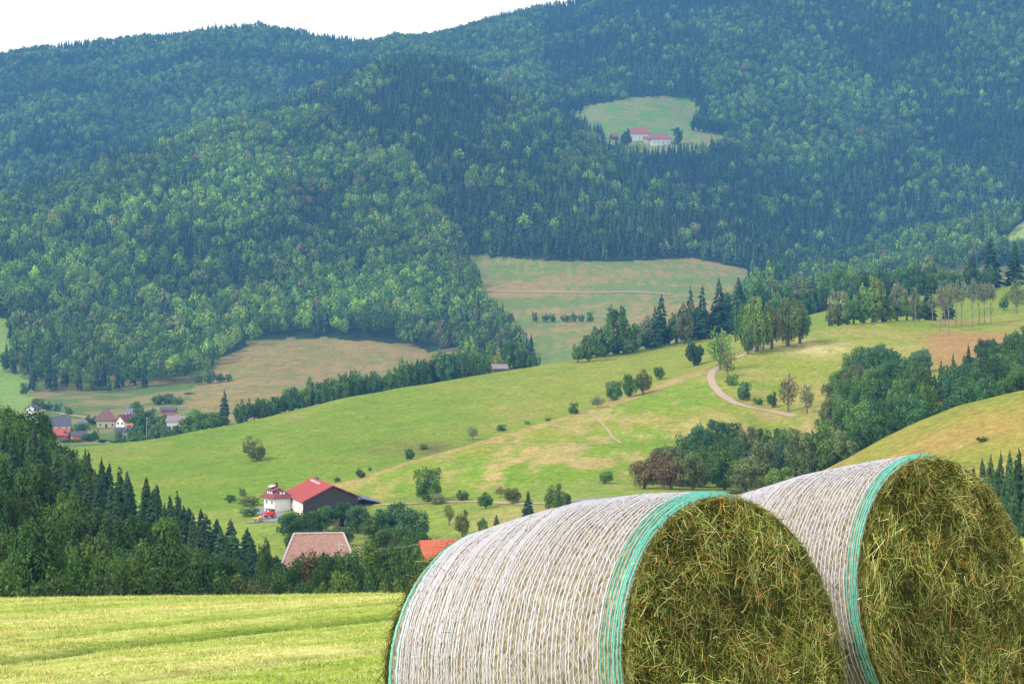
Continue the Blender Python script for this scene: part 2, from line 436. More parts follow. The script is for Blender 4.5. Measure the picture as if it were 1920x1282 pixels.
def make_grass():
    n = 400000
    Y = 11.8 + 22 * RNG.random(n) ** 1.15
    b = -160 + 1700 * RNG.random(n) ** 1.25
    X = (b - CX) / F * Y
    m = int(n * .22)                                # the strip right of the bales
    b[:m] = 1500 + 600 * RNG.random(m); Y[:m] = 14 + 22 * RNG.random(m); X[:m] = (b[:m] - CX) / F * Y[:m]
    cl = fbm(X, Y, .35, 51, 3); keep = RNG.random(n) < np.clip((cl - .3) * 3, .12, 1)
    X, Y, cl = X[keep], Y[keep], cl[keep]; n = len(X)
    Z = field_z(X, Y) + .03 * (fbm(X, Y, 1.2, 31) - .5) - .06 * track_w(X, Y)
    P = np.stack([X, Y, Z - .004], -1)
    a = RNG.random(n) * 6.283; el = RNG.random(n) ** .7 * 1.2 + .1
    D = np.stack([np.cos(a) * np.cos(el), np.sin(a) * np.cos(el), np.sin(el)], -1)
    Nn = RNG.normal(size=(n, 3))
    L = (.018 + .028 * RNG.random(n)) * (.6 + cl) * (1 - .5 * np.clip(track_w(X, Y), 0, 1))
    tuft = (fbm(X, Y, .5, 88, 2) > .60) & (RNG.random(n) < .5); L = L * np.where(tuft, 1.6, 1.0)
    W = .0035 + .004 * RNG.random(n)
    B = np.stack([RNG.normal(size=n) * .01, RNG.normal(size=n) * .01, -.012 * RNG.random(n)], -1)
    tr = track_w(X, Y)
    col = .93 * pick([(.33, .41, .075), (.46, .49, .14), (.60, .56, .26), (.21, .32, .04), (.44, .32, .14)], [32, 30, 22, 12, 4], n)
    col = col * (1 - np.clip(tr, 0, 1)[:, None] * np.array([.78, .58, .68]))
    st_ = .35 * fbm(X * .35, Y, .8, 41) + .65 * mow(X, Y)
    q = np.clip((st_ - .38) * 3.4, 0, 1)[:, None]; col = col * (np.array([.74, .86, .70]) * (1 - q) + np.array([1.22, 1.10, 1.30]) * q)
    V, Q, cc = strands(P, D, Nn, L, W, B, col, 2)
    return mesh_np('mown_grass', V, Q, STRAW, cc)
tag(link('mown_grass', make_grass()), 'short mown grass stubble covering the near field', 'grass', kind='stuff')

# ------------------------------------------------------------------ round bales
HAYM = attr_mat('hay', [(12, (.7, .72, .65), (1.25, 1.2, 1.15))], rough=.85, bump=(60, .8, .01))
def net_mat(name, col, rough=.45):
    m = plain(name, col, rough, 40, .10); return m
NETW = net_mat('white_net', (.40, .395, .425)); NETT = net_mat('teal_net', (.09, .36, .29)); NETB = net_mat('pale_blue_net', (.30, .52, .58))

def under_net_mat():
    m, nt, N, L = new_mat('netted_hay')
    tc = N.new('ShaderNodeTexCoord')
    f1 = noise(N, L, tc.outputs['Object'], 45, 5); f2 = noise(N, L, tc.outputs['Object'], 7, 4)
    mp = N.new('ShaderNodeMapping'); mp.inputs['Scale'].default_value = (120, 22, 22); L.new(tc.outputs['Object'], mp.inputs['Vector'])
    f3 = noise(N, L, mp.outputs['Vector'], 1.0, 3)
    r1 = ramp(N, [(.28, (.03, .027, .010)), (.45, (.12, .095, .035)), (.58, (.22, .175, .09)), (.75, (.38, .33, .22))]); L.new(f1, r1.inputs['Fac'])
    rw = ramp(N, [(.48, (0, 0, 0)), (.60, (1, 1, 1))]); L.new(f3, rw.inputs['Fac'])
    mx = N.new('ShaderNodeMix'); mx.data_type = 'RGBA'; mx.inputs['B'].default_value = (.40, .385, .39, 1)
    mm = N.new('ShaderNodeMath'); mm.operation = 'MULTIPLY'; mm.inputs[1].default_value = .4
    L.new(rw.outputs['Color'], mm.inputs[0]); L.new(mm.outputs[0], mx.inputs['Factor']); L.new(r1.outputs['Color'], mx.inputs['A'])
    r2 = ramp(N, [(.3, (.75, .72, .7)), (.7, (1.1, 1.1, 1.1))]); L.new(f2, r2.inputs['Fac'])
    c = mult(N, L, mx.outputs['Result'], r2.outputs['Color'])
    d = N.new('ShaderNodeBsdfPrincipled'); d.inputs['Roughness'].default_value = .7; L.new(c, d.inputs['Base Color'])
    b = N.new('ShaderNodeBump'); b.inputs['Strength'].default_value = .8; b.inputs['Distance'].default_value = .006
    L.new(f1, b.inputs['Height']); L.new(b.outputs[0], d.inputs['Normal'])
    o = N.new('ShaderNodeOutputMaterial'); L.new(d.outputs[0], o.inputs['Surface'])
    return m
UNDER = under_net_mat()

def make_bale(Cf, yaw, pit, R, L, seed, label, rend, bulge=.04, swirl=.35, band=7):
    rng = np.random.default_rng(seed)
    a = Vector((math.sin(yaw) * math.cos(pit), -math.cos(yaw) * math.cos(pit), math.sin(pit)))
    up = (Vector((0, 0, 1)) - a * a.z).normalized(); s = up.cross(a)
    mid = Vector(Cf) - a * (L / 2)
    base = mid - up * (R + bulge)
    root = empty('round_bale', base)
    M = Matrix((a, s, up)).transposed().to_4x4(); M.translation = base
    root.matrix_world = M
    tag(root, label, 'hay bale')
    zc = R + bulge; H = L / 2
    def rad(x, th):
        u = x / H
        e = np.clip((np.abs(x) - (H - .05)) / .05, 0, 1)
        rr = (R + (rend - R) * (u < 0) * np.abs(u)) + bulge * (1 - u * u) - .022 * e ** 2
        return rr + .012 * (fbm(th * 3 + 50, x * 4 + 9, 1, seed) - .5) + .006 * (fbm(th * 14 + 50, x * 14 + 9, 1, seed + 3) - .5)
    def pt(x, th, off=0.0):
        r = rad(x, th) + off
        return np.stack([x, r * np.sin(th), zc + r * np.cos(th)], -1)
    # barrel under the net
    nx, nt = 90, 260
    xs = np.linspace(-H, H, nx); th = np.linspace(0, 2 * np.pi, nt, endpoint=False)
    TX, TT = np.meshgrid(xs, th, indexing='ij')
    thw = np.where(TT > np.pi, TT - 2 * np.pi, TT)
    def P(x, t, off=0.0):
        tw = np.abs(((t + np.pi) % (2 * np.pi)) - np.pi)   # seamless
        r = rad(x, tw + np.sin(t) * .3) + off
        return np.stack([x + 0 * t, r * np.sin(t), zc + r * np.cos(t)], -1)
    V = P(TX, TT); ii = np.arange(nx * nt).reshape(nx, nt); jj = np.roll(ii, -1, 1)
    Q = np.stack([ii[:-1], jj[:-1], jj[1:], ii[1:]], -1)
    link('netted_hay', mesh_np('netted_hay', V, Q, UNDER, smooth=True), root)
    # end faces: domed lumpy hay, then thousands of stalks
    for side in (1, -1):
        nr, nth = 60, 200
        rr = np.linspace(0, 1, nr); tt = np.linspace(0, 2 * np.pi, nth, endpoint=False)
        RR, T2 = np.meshgrid(rr, tt, indexing='ij')
        def face_pt(r, t):
            R0 = rad(np.full_like(r, side * H * .999), np.abs(((t + np.pi) % (2 * np.pi)) - np.pi) + np.sin(t) * .3)
            y = r * R0 * np.sin(t); zz = r * R0 * np.cos(t)
            dome = .05 * (1 - r ** 2.5) + .035 * (fbm(y + 20, zz + 20, .22, seed + side) - .5) * sstep(1.0, .85, r) + .03 * (fbm(y + 20, zz + 20, .06, seed + 7 + side) - .5) * sstep(1.0, .93, r)
            return np.stack([side * (H + dome), y, zc + zz], -1)
        V = face_pt(RR, T2); ii = np.arange(nr * nth).reshape(nr, nth); jj = np.roll(ii, -1, 1)
        Q = np.stack([ii[:-1], ii[1:], jj[1:], jj[:-1]], -1)
        if side < 0: Q = Q[..., ::-1]
        cc = pick([(.018, .022, .006)], [1], nr * nth, .3)  # near-black base: shade of the hollows between stalks put into the colour
        n = 66000 if side > 0 else 5000
        r = np.sqrt(rng.random(n)) * .995; t = rng.random(n) * 2 * np.pi
        Pp = face_pt(r, t)
        lump = fbm(Pp[:, 1] + 20, Pp[:, 2] + 20, .09, seed + 30)
        keep = rng.random(n) < np.clip((lump - .28) * 3.5, .22, 1)
        r, t, Pp, lump = r[keep], t[keep], Pp[keep], lump[keep]; n = len(r)
        tang = np.stack([np.zeros(n), np.cos(t), -np.sin(t)], -1)
        rd = rng.normal(size=(n, 3)); rd[:, 0] *= .35
        w = np.clip(swirl + .9 * (fbm(Pp[:, 1] + 5, Pp[:, 2] + 5, .25, seed + 40) - .5), 0, 1)[:, None] * 1.6 * (r[:, None] ** .5)
        sg = np.where(rng.random(n) < .5, 1, -1)[:, None]
        D = rd / np.linalg.norm(rd, axis=1, keepdims=True) + tang * sg * w * 1.3
        D /= np.linalg.norm(D, axis=1, keepdims=True)
        D[:, 0] = side * np.abs(D[:, 0]) * .6
        Nn = np.stack([np.full(n, side * 1.0), rng.normal(size=n) * .5, rng.normal(size=n) * .5], -1)
        top = rng.random(n) < .12
        Ls = np.where(top, .028 + .07 * rng.random(n) ** 2, .018 + .05 * rng.random(n) ** 1.8); W = np.where(top, .0014 + .0020 * rng.random(n) ** 1.6, .0013 + .0020 * rng.random(n))
        Pp = Pp - D * (Ls / 2)[:, None]; Pp[:, 0] += side * (.001 + .018 * rng.random(n) * lump + .010 * top)
        B = rng.normal(size=(n, 3)) * (Ls * .48)[:, None]; B[:, 0] *= .3
        # keep stalks inside the rim
        tip = Pp + D * Ls[:, None] + B
        bad = (np.hypot(tip[:, 1], tip[:, 2] - zc) > R * 1.02) | (np.hypot(Pp[:, 1], Pp[:, 2] - zc) > R * 1.02)
        sh = np.where(bad, .35, 1.0); Ls = Ls * sh; B = B * sh[:, None]
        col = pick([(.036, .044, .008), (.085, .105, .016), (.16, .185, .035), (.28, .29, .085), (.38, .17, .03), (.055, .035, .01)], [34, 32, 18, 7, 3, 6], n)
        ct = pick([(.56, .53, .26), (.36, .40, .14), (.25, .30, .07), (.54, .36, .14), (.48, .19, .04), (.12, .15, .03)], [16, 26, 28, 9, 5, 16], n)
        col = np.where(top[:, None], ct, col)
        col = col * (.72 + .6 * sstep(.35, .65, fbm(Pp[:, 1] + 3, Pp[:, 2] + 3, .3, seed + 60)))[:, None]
        Vs, Qs, cs = strands(Pp, D, Nn, Ls, W * .88, B, col, 4)
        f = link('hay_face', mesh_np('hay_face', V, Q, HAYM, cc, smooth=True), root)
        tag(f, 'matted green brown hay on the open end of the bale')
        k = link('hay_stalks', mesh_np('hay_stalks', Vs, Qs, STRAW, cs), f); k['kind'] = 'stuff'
    # strings of the net
    ns = 300; tt = np.linspace(0, 2 * np.pi, ns, endpoint=False)
    def strings(name, xlist, mat, wid, off=.005, wob=.0009):
        VV, QQ = [], []; b = 0
        for x0, w0 in zip(xlist, wid):
            ph = rng.random(3) * 6.28
            x = x0 + wob * (np.sin(tt * 3 + ph[0]) + .6 * np.sin(tt * 9 + ph[1]) + .25 * np.sin(tt * 23 + ph[2])) + rng.normal(size=ns) * .0004
            x = np.clip(x, -H + .002, H - .002)
            ww = w0 * (1 + .18 * np.sin(tt * 7 + ph[2]) + .12 * rng.normal(size=ns))
            of = off * (1 + .35 * rng.normal(size=ns) * .5)
            A = P(x - ww / 2, tt, of * .25); Bm = P(x, tt, of); Cc = P(x + ww / 2, tt, of * .25)
            VV.append(np.stack([A, Bm, Cc], 1).reshape(-1, 3))
            i = b + np.arange(ns) * 3; j = b + (np.arange(1, ns + 1) % ns) * 3
            QQ.append(np.stack([i, j, j + 1, i + 1], -1)); QQ.append(np.stack([i + 1, j + 1, j + 2, i + 2], -1)); b += ns * 3
        return link(name, mesh_np(name, np.concatenate(VV), np.concatenate(QQ), mat, smooth=True), root)
    n = 54
    xw = np.linspace(-H + .10, H - (.085 if band > 5 else .055), n) + rng.normal(size=n) * .002
    ww = .0030 + .0020 * rng.random(n)
    ex = xw[:-1] + (xw[1] - xw[0]) * (.35 + .3 * rng.random(n - 1)); ex = ex[rng.random(n - 1) < .5]
    ex = ex[ex < H - .55]
    net = strings('net_wrap', np.concatenate([xw, ex]), NETW, np.concatenate([ww, .0014 + .0012 * rng.random(len(ex))]))
    # knitted cross threads, three layers
    VV, QQ = [], []; b = 0
    for lay in range(3):
        for x0, x1 in zip(xw[:-1], xw[1:]):
            m = 110; t = (np.arange(m) + rng.random()) / m * 2 * np.pi + rng.normal(size=m) * .006
            xa = np.where(np.arange(m) % 2 == 0, x0, x1); P0 = P(xa, t, .003); P1 = P(np.roll(xa, -1), np.roll(t, -1) + 0 * t, .003)
            P0, P1 = P0[:-1], P1[:-1]
            kp = rng.random(m - 1) < .62; P0, P1 = P0[kp], P1[kp]
            sd = np.cross(P1 - P0, P0 - np.array([0, 0, zc]) * 1.0 - P0 * np.array([1, 0, 0])); sd /= np.linalg.norm(sd, axis=1, keepdims=True)
            w = (.0005 + .0005 * rng.random(len(P0)))[:, None]
            Vq = np.stack([P0 - sd * w, P0 + sd * w, P1 + sd * w, P1 - sd * w], 1)
            VV.append(Vq.reshape(-1, 3)); QQ.append(b + np.arange(len(P0) * 4).reshape(-1, 4)); b += len(P0) * 4
    link('net_mesh', mesh_np('net_mesh', np.concatenate(VV), np.concatenate(QQ), NETW), net)
    e = strings('edge_band', H - .006 - np.array([0, .008, .015, .022, .034, .050, .066][:band]), NETT, [.0045, .0042, .0042, .004, .0034, .003, .0026][:band], .006, .0012)
    e['label'] = 'teal edge strings of the net beside the front end'
    e = strings('edge_band', -H + .003 + np.array([0, .012, .024, .038]), NETT, [.0045] * 4, .006)
    e['label'] = 'teal edge strings of the net at the far end'
    e = strings('blue_string', -H + np.array([.085, .089]), NETB, [.0045, .0045], .008); 
    # straws caught in and sticking out of the net
    n = 10000; x = (rng.random(n) * 2 - 1) * (H - .01); t = rng.random(n) * 2 * np.pi
    Pp = P(x, t, .001)
    nrm = np.stack([np.zeros(n), np.sin(t), np.cos(t)], -1); tg = np.stack([np.zeros(n), np.cos(t), -np.sin(t)], -1)
    rd = rng.normal(size=(n, 3)); D = rd * .6 + tg * .3; D = D - nrm * (D * nrm).sum(1, keepdims=True)
    D /= np.linalg.norm(D, axis=1, keepdims=True); D = D + nrm * (.06 + .22 * rng.random(n) ** 3)[:, None]
    Ls = .010 + .034 * rng.random(n) ** 2.2; W = .0010 + .0018 * rng.random(n); B = rng.normal(size=(n, 3)) * (Ls * .2)[:, None]
    col = pick([(.16, .12, .045), (.36, .30, .14), (.06, .05, .015), (.50, .46, .30), (.16, .06, .03), (.11, .12, .03)], [26, 16, 28, 10, 6, 14], n)
    V1, Q1, c1 = strands(Pp, D, nrm + rng.normal(size=(n, 3)) * .4, Ls, W, B, col)
    # fringe of hay at both rims
    V2s, Q2s, c2s = [V1], [Q1], [c1]; b = len(V1)
    for side, n, lm in ((1, 4200, .05), (-1, 7000, .11)):
        t = rng.random(n) * 2 * np.pi; x = np.full(n, side * (H - .004 + .012)) * 1.0
        Pp = P(np.full(n, side * (H - .012)), t, -.012); Pp[:, 0] = side * (H + .004 + .02 * rng.random(n))
        nrm = np.stack([np.zeros(n), np.sin(t), np.cos(t)], -1); tg = np.stack([np.zeros(n), np.cos(t), -np.sin(t)], -1)
        sg = np.where(rng.random(n) < .5, 1, -1)[:, None]
        D = tg * sg + rng.normal(size=(n, 3)) * .35; D += nrm * .12
        D[:, 0] = side * (np.abs(D[:, 0]) * .7 + .05); D /= np.linalg.norm(D, axis=1, keepdims=True)
        Ls = .015 + lm * rng.random(n) ** 1.8; W = .0015 + .0024 * rng.random(n); B = rng.normal(size=(n, 3)) * (Ls * .22)[:, None]
        Pp = Pp - D * (Ls * .4)[:, None]
        col = pick([(.075, .085, .016), (.15, .17, .035), (.26, .25, .09), (.45, .42, .18), (.30, .13, .04)], [30, 28, 22, 15, 5], n)
        V1, Q1, c1 = strands(Pp, D, np.cross(D, nrm), Ls, W, B, col)
        V2s.append(V1); Q2s.append(Q1 + b); c2s.append(c1); b += len(V1)
    k = link('loose_straw', mesh_np('loose_straw', np.concatenate(V2s), np.concatenate(Q2s), STRAW, np.concatenate(c2s)), root)
    k['kind'] = 'stuff'
    return root

def pix(b, y, Y): return ((b - CX) / F * Y, Y, (CY - y) / F * Y)
make_bale(pix(1386, 1256, 6.18), .787, .190, .645, 1.24, 101, 'nearer round hay bale, left of the two, whole white netted side showing, teal net edges', .627, .045)
make_bale(pix(1781, 1131, 7.3), .732, .194, .645, 1.24, 202, 'farther round hay bale, right of the two, partly hidden behind the first', .575, .0, .6, 5)

# ------------------------------------------------------------------ tree models (height 1, crown width 1)
def diamonds(Cn, Nn, S, A, col, rng):
    n = len(Cn); Nn = Nn / (np.linalg.norm(Nn, axis=1, keepdims=True) + 1e-9)
    r = rng.normal(size=(n, 3)); T = np.cross(Nn, r); T /= np.linalg.norm(T, axis=1, keepdims=True) + 1e-9
    Bt = np.cross(Nn, T)
    S = S[:, None]; A = A[:, None]
    V = np.stack([Cn - T * S, Cn - Bt * S * A + T * S * .15, Cn + T * S, Cn + Bt * S * A + T * S * .1], 1).reshape(-1, 3)
    Q = np.arange(n * 4).reshape(-1, 4)
    return V, Q, np.repeat(col, 4, axis=0)

def unit(rng, n):
    v = rng.normal(size=(n, 3)); return v / np.linalg.norm(v, axis=1, keepdims=True)

def crown_broad(nl, nleaf, leaf, seed, zc=.58, hz=.40, ragged=.1, aspect=3.2):
    """leaf clumps over lobes; 'aspect' evens out the later stretch of height over width"""
    rng = np.random.default_rng(seed)
    u = unit(rng, nl); u[:, 2] = u[:, 2] * .9 + .08
    rr = (.38 + .42 * rng.random(nl) ** .8) * (1 + .12 * np.sin(np.arctan2(u[:, 1], u[:, 0]) * 2 + seed) * np.cos(u[:, 2] * 3 + seed))
    cen = u * rr[:, None] * np.array([1, 1, 1.0])
    lr = .17 + .14 * rng.random(nl)
    keepout = []
    k = rng.integers(0, nl, nleaf)
    d = unit(rng, nleaf); out = cen[k] / (np.linalg.norm(cen[k], axis=1, keepdims=True) + 1e-6)
    d = d + out * .45 + np.array([0, 0, .25]); d /= np.linalg.norm(d, axis=1, keepdims=True)
    rad_ = lr[k] * (.55 + .5 * rng.random(nleaf) ** .6 + ragged * rng.random(nleaf) ** 3 * 4)
    p = cen[k] + d * rad_[:, None]
    # filling leaves, darker: shade inside the crown put into their colour
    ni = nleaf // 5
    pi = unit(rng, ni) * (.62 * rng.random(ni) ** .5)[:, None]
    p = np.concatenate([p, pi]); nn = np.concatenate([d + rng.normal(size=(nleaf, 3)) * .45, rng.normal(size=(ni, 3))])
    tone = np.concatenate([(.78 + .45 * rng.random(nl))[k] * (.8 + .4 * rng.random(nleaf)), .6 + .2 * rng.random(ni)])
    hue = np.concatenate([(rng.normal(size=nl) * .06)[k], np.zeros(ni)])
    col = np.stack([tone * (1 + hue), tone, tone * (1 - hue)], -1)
    m = np.abs(p).max(0); p = p / m
    p[:, 2] = 2 * ((np.clip(p[:, 2], -1, 1) + 1) / 2) ** 1.3 - 1
    p = p * np.array([.5, .5, hz])
    p[:, 2] += zc
    S = leaf * (.6 + .8 * rng.random(len(p))); A = .45 + .35 * rng.random(len(p))
    return diamonds(p, nn, S, A, col, rng)

def crown_conifer(levels, nb, seed, lean=.0, low=.08, bushy=1.0):
    rng = np.random.default_rng(seed)
    P0, P1, P2, W, col = [], [], [], [], []
    for l in range(levels):
        t = l / (levels - 1); z = low + (1 - low) * t ** .95 * .97
        r = .5 * (1 - t) ** .72 * (.8 + .25 * rng.random()) + .012
        for j in range(max(4, int(nb * (1 - .5 * t)))):
            a = rng.random() * 6.283; rj = r * (.72 + .45 * rng.random())
            zz = z + rng.normal() * .012
            d = np.array([math.cos(a), math.sin(a), 0])
            P0.append(d * rj * .1 + [0, 0, zz + .012]); P1.append(d * rj * .6 + [0, 0, zz - .01 * rj]); P2.append(d * rj + [0, 0, zz - .05 * (1 - t) - .012])
            W.append(rj * .34 * bushy + .008); tn = (.8 + .4 * rng.random()); col.append((tn * (.95 + .1 * rng.random()), tn, tn * (.9 + .2 * rng.random())))
    P0, P1, P2, W, col = map(np.array, (P0, P1, P2, W, col)); n = len(P0)
    d = P2 - P0; s = np.cross(d, [0, 0, 1.0]); s /= np.linalg.norm(s, axis=1, keepdims=True); W = W[:, None]
    dr = np.array([0, 0, -.018])
    V = np.stack([P0, P1 - s * W + dr, P2, P1 + s * W + dr, P1 + [0, 0, .012]], 1).reshape(-1, 3)
    b = (np.arange(n) * 5)[:, None]
    T = np.concatenate([b + [0, 1, 4], b + [0, 4, 3], b + [4, 1, 2], b + [4, 2, 3]], 0)
    return V, T, np.repeat(col, 5, axis=0)

def trunk_mesh(name, seed, mat, h=.75, r=.028, limbs=7, spread=.36):
    rng = random.Random(seed); mb = MB()
    pts = [(0, 0, -.03)]; x = y = 0
    for i in range(1, 6):
        x += rng.uniform(-.012, .012); y += rng.uniform(-.012, .012); pts.append((x, y, h * i / 5))
    for i in range(5): mb.cyl(pts[i], pts[i + 1], r * (1.25 - i * .2) if i else r * 1.6, r * (1.05 - i * .2), 7)
    for i in range(limbs):
        k = rng.randint(1, 4); a = rng.uniform(0, 6.28); p = Vector(pts[k]); l = spread * rng.uniform(.6, 1)
        q = p + Vector((math.cos(a) * l, math.sin(a) * l, .16 * rng.uniform(.6, 1.3)))
        mb.cyl(p, q, r * .45, r * .12, 5)
    me = bpy.data.meshes.new(name); me.from_pydata(mb.v, [], mb.f); me.update(); me.materials.append(mat)
    return me

def tree_models():
    T = {}
    for i in range(5):
        for lod, nl, nf, lf in (('h', 56, 6400, .024), ('m', 42, 3800, .028), ('l', 28, 1700, .040)):
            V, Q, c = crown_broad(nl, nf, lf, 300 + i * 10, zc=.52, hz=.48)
            T['broad%d%s' % (i, lod)] = mesh_np('crown', V, Q, FOL, c)
        V, Q, c = crown_broad(20, 1300, .04, 400 + i, zc=.5, hz=.49, ragged=.15)
        T['bush%d' % i] = mesh_np('crown', V, Q, FOL, c)
        V, Q, c = crown_conifer(34, 15, 500 + i); T['con%dh' % i] = mesh_np('crown', V, Q, FOL, c, tris=True)
        V, Q, c = crown_conifer(22, 11, 600 + i); T['con%dm' % i] = mesh_np('crown', V, Q, FOL, c, tris=True)
        V, Q, c = crown_broad(22, 520, .035, 700 + i, zc=.72, hz=.27, ragged=.4); T['sparse%d' % i] = mesh_np('crown', V, Q, FOL, c)
        V, Q, c = crown_broad(40, 900, .03, 720 + i, zc=.58, hz=.41, ragged=.3); T['airy%d' % i] = mesh_np('crown', V, Q, FOL, c)
    for i in range(3):
        T['trunk_b%d' % i] = trunk_mesh('trunk', 50 + i, BARK, .72, .030)
        T['trunk_c%d' % i] = trunk_mesh('trunk', 60 + i, BARK, .93, .020, 0)
        T['trunk_p%d' % i] = trunk_mesh('trunk', 70 + i, PALEBARK, .93, .030, 9, .3)
    return T
TM = tree_models()

TONES = {'dark': (.056, .125, .030), 'mid': (.095, .185, .038), 'light': (.14, .235, .045), 'yellow': (.24, .33, .05), 'olive': (.15, .18, .055), 'brown': (.165, .13, .06),
         'grey': (.17, .21, .11), 'con': (.032, .082, .032), 'conlight': (.055, .12, .045), 'blue': (.065, .15, .055), 'deep': (.024, .066, .026)}
NTREE = 0
def tree(b, ytop, kind, tone, wpx, ybase=None, Y=None, label=None, group=None, name=None, cat='tree', xyz=None):
    """a tree standing on the land: bearing b, sight-line height of its top, standing at distance Y or on the sight line ybase"""
    global NTREE
    if xyz is not None: x, y, z = xyz
    elif Y is not None: x = (b - CX) / F * Y; y = Y; z = gz(x, y)
    else: x, y, z = hit(b, ybase)
    h = (CY - ytop) / F * y - z
    if h < .8: return None
    w = wpx / F * y
    i = random.randrange(5)
    if kind == 'broad': me = TM['broad%d%s' % (i, 'h' if y < 330 else 'm' if y < 720 else 'l')]; tr = 'trunk_b'; nm = 'broadleaf_tree'
    elif kind == 'con': me = TM['con%d%s' % (i, 'h' if y < 330 else 'm')]; tr = 'trunk_c'; nm = 'conifer_tree'
    elif kind == 'bush': me = TM['bush%d' % i]; tr = None; nm = 'bush'
    elif kind == 'sparse': me = TM['sparse%d' % i]; tr = 'trunk_p'; nm = 'pine_tree'
    elif kind == 'airy': me = TM['airy%d' % i]; tr = 'trunk_p'; nm = 'broadleaf_tree'
    nm = name or nm
    if kind == 'bush': cat = 'bush' if cat == 'tree' else cat
    if kind in ('broad', 'airy') and y >= 330: w = max(w, h / 1.75)
    root = empty(nm, (x, y, z - .1), random.uniform(0, 6.28))
    root.scale = (w, w * random.uniform(.85, 1.1), h * 1.0)
    tag(root, label, cat, group)
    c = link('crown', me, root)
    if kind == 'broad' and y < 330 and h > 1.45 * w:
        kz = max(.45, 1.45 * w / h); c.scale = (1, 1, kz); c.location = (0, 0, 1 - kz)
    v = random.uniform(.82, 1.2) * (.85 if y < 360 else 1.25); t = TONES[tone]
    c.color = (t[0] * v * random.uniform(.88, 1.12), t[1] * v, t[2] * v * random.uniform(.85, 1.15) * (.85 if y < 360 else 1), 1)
    if tr:
        t_ = link('trunk', TM[tr + str(random.randrange(3))], root)
        q = min(1.6, h / w) * (.55 if kind == 'sparse' else 1); t_.scale = (q, q, 1)
    NTREE += 1
    return root

# ---- the wood on the left slope
WL = ([-80, 0, 60, 85, 115, 170, 230, 300, 340, 400, 445, 470, 520, 560, 600], [735, 748, 758, 792, 822, 840, 862, 893, 922, 955, 966, 1000, 1042, 1072, 1090])
gL = 'trees of the dark wood on the left slope'
b = -40.
while b < 520:                                         # back rows: spruces along the upper edge
    top = np.interp(b, *WL)
    for row, (Y, dy) in enumerate(((330, 4), (300, 26), (272, 52))):
        bb = b + random.uniform(-12, 12) + row * 11
        if bb < 150 and row < 2 and random.random() < .75: kind, tone, w = 'broad', random.choice(['dark', 'mid']), 95
        else: kind, tone, w = 'con', random.choice(['con', 'con', 'deep', 'conlight']), random.uniform(60, 86)
        lab = 'dark spruce in the packed wood on the left slope' if kind == 'con' else 'dark broadleaf tree high up at the left edge of the wood'
        tree(bb, top + dy + random.uniform(-2, 13), kind, tone, w, Y=Y + random.uniform(-14, 14), label=lab, group=gL)
    b += 19
for row, (Y, dy, w) in enumerate(((235, 95, 110), (200, 155, 125), (165, 215, 140), (140, 285, 150))):
    b = -60. + row * 25
    while b < 600 - row * 12:
        top = np.interp(b, *WL) + dy * (.45 + .55 * np.clip((600 - b) / 600, 0, 1)) + random.uniform(-18, 22)
        if top < 1078:
            tone = random.choice(['dark', 'dark', 'mid', 'mid', 'olive' if 240 < b < 560 and row < 3 and random.random() < .5 else 'dark'])
            lab = {'dark': 'dark green leafy tree in the lower rows of the left wood', 'mid': 'mid green leafy tree in the lower rows of the left wood',
                   'olive': 'olive brown leafy tree in the lower rows of the left wood'}[tone]
            tree(b, top, 'broad', tone, w * random.uniform(.8, 1.15), Y=Y + random.uniform(-12, 12), label=lab, group=gL + ', lower rows')
        b += w * .56

# ---- the farm's trees
gF = 'dense trees between the farm buildings'
for (b, yt, Y, w, k, tn) in [
    (545, 955, 385, 60, 'broad', 'dark'), (575, 955, 388, 58, 'broad', 'dark'), (603, 944, 392, 62, 'broad', 'dark'), (640, 938, 396, 66, 'broad', 'dark'), (672, 942, 392, 56, 'broad', 'blue'),
    (700, 962, 385, 60, 'broad', 'mid'), (738, 935, 380, 78, 'broad', 'dark'), (770, 948, 372, 76, 'broad', 'blue'), (720, 985, 350, 70, 'broad', 'mid'), (755, 990, 345, 70, 'broad', 'mid'),
    (640, 985, 372, 60, 'broad', 'dark'), (588, 982, 372, 66, 'broad', 'deep'), (790, 990, 340, 50, 'broad', 'dark'), (552, 992, 362, 40, 'broad', 'dark')]:
    tree(b, yt, k, tn, w, Y=Y, label='dark rounded tree in the dense clump between the red barn and the hipped roof', group=gF)
tree(629, 968, 'airy', 'grey', 46, Y=352, label='pale grey green willow in front of the dark clump above the hipped roof')
gF2 = 'trees in the row just beyond the field edge'
for (b, yt, Y, w, tn) in [(497, 1002, 240, 42, 'mid'), (530, 1040, 235, 90, 'dark'), (575, 1024, 240, 85, 'brown'), (612, 1031, 235, 80, 'dark'), (652, 1020, 245, 90, 'mid'), (690, 1012, 265, 85, 'light'),
                          (735, 1018, 262, 80, 'mid'), (772, 1016, 262, 80, 'light'), (640, 1066, 215, 90, 'light'), (700, 1060, 215, 90, 'mid'), (755, 1052, 218, 90, 'dark'), (805, 1040, 225, 80, 'dark'),
                          (500, 1062, 205, 90, 'mid'), (560, 1078, 200, 80, 'dark'), (470, 1070, 195, 110, 'olive'), (600, 1090, 180, 90, 'mid'), (730, 1082, 185, 90, 'light'), (820, 1075, 180, 80, 'mid')]:
    lab = {'brown': 'rusty brown tinted tree before the left end of the hipped roof', 'olive': 'olive rounded shrub tree at the right foot of the left wood'}.get(tn, {'mid': 'mid', 'dark': 'dark', 'light': 'bright'}.get(tn, '') + ' green tree in the row just beyond the mown field edge')
    tree(b, yt, 'broad', tn, w, Y=Y, label=lab, group=None if tn in ('brown', 'olive') else gF2)

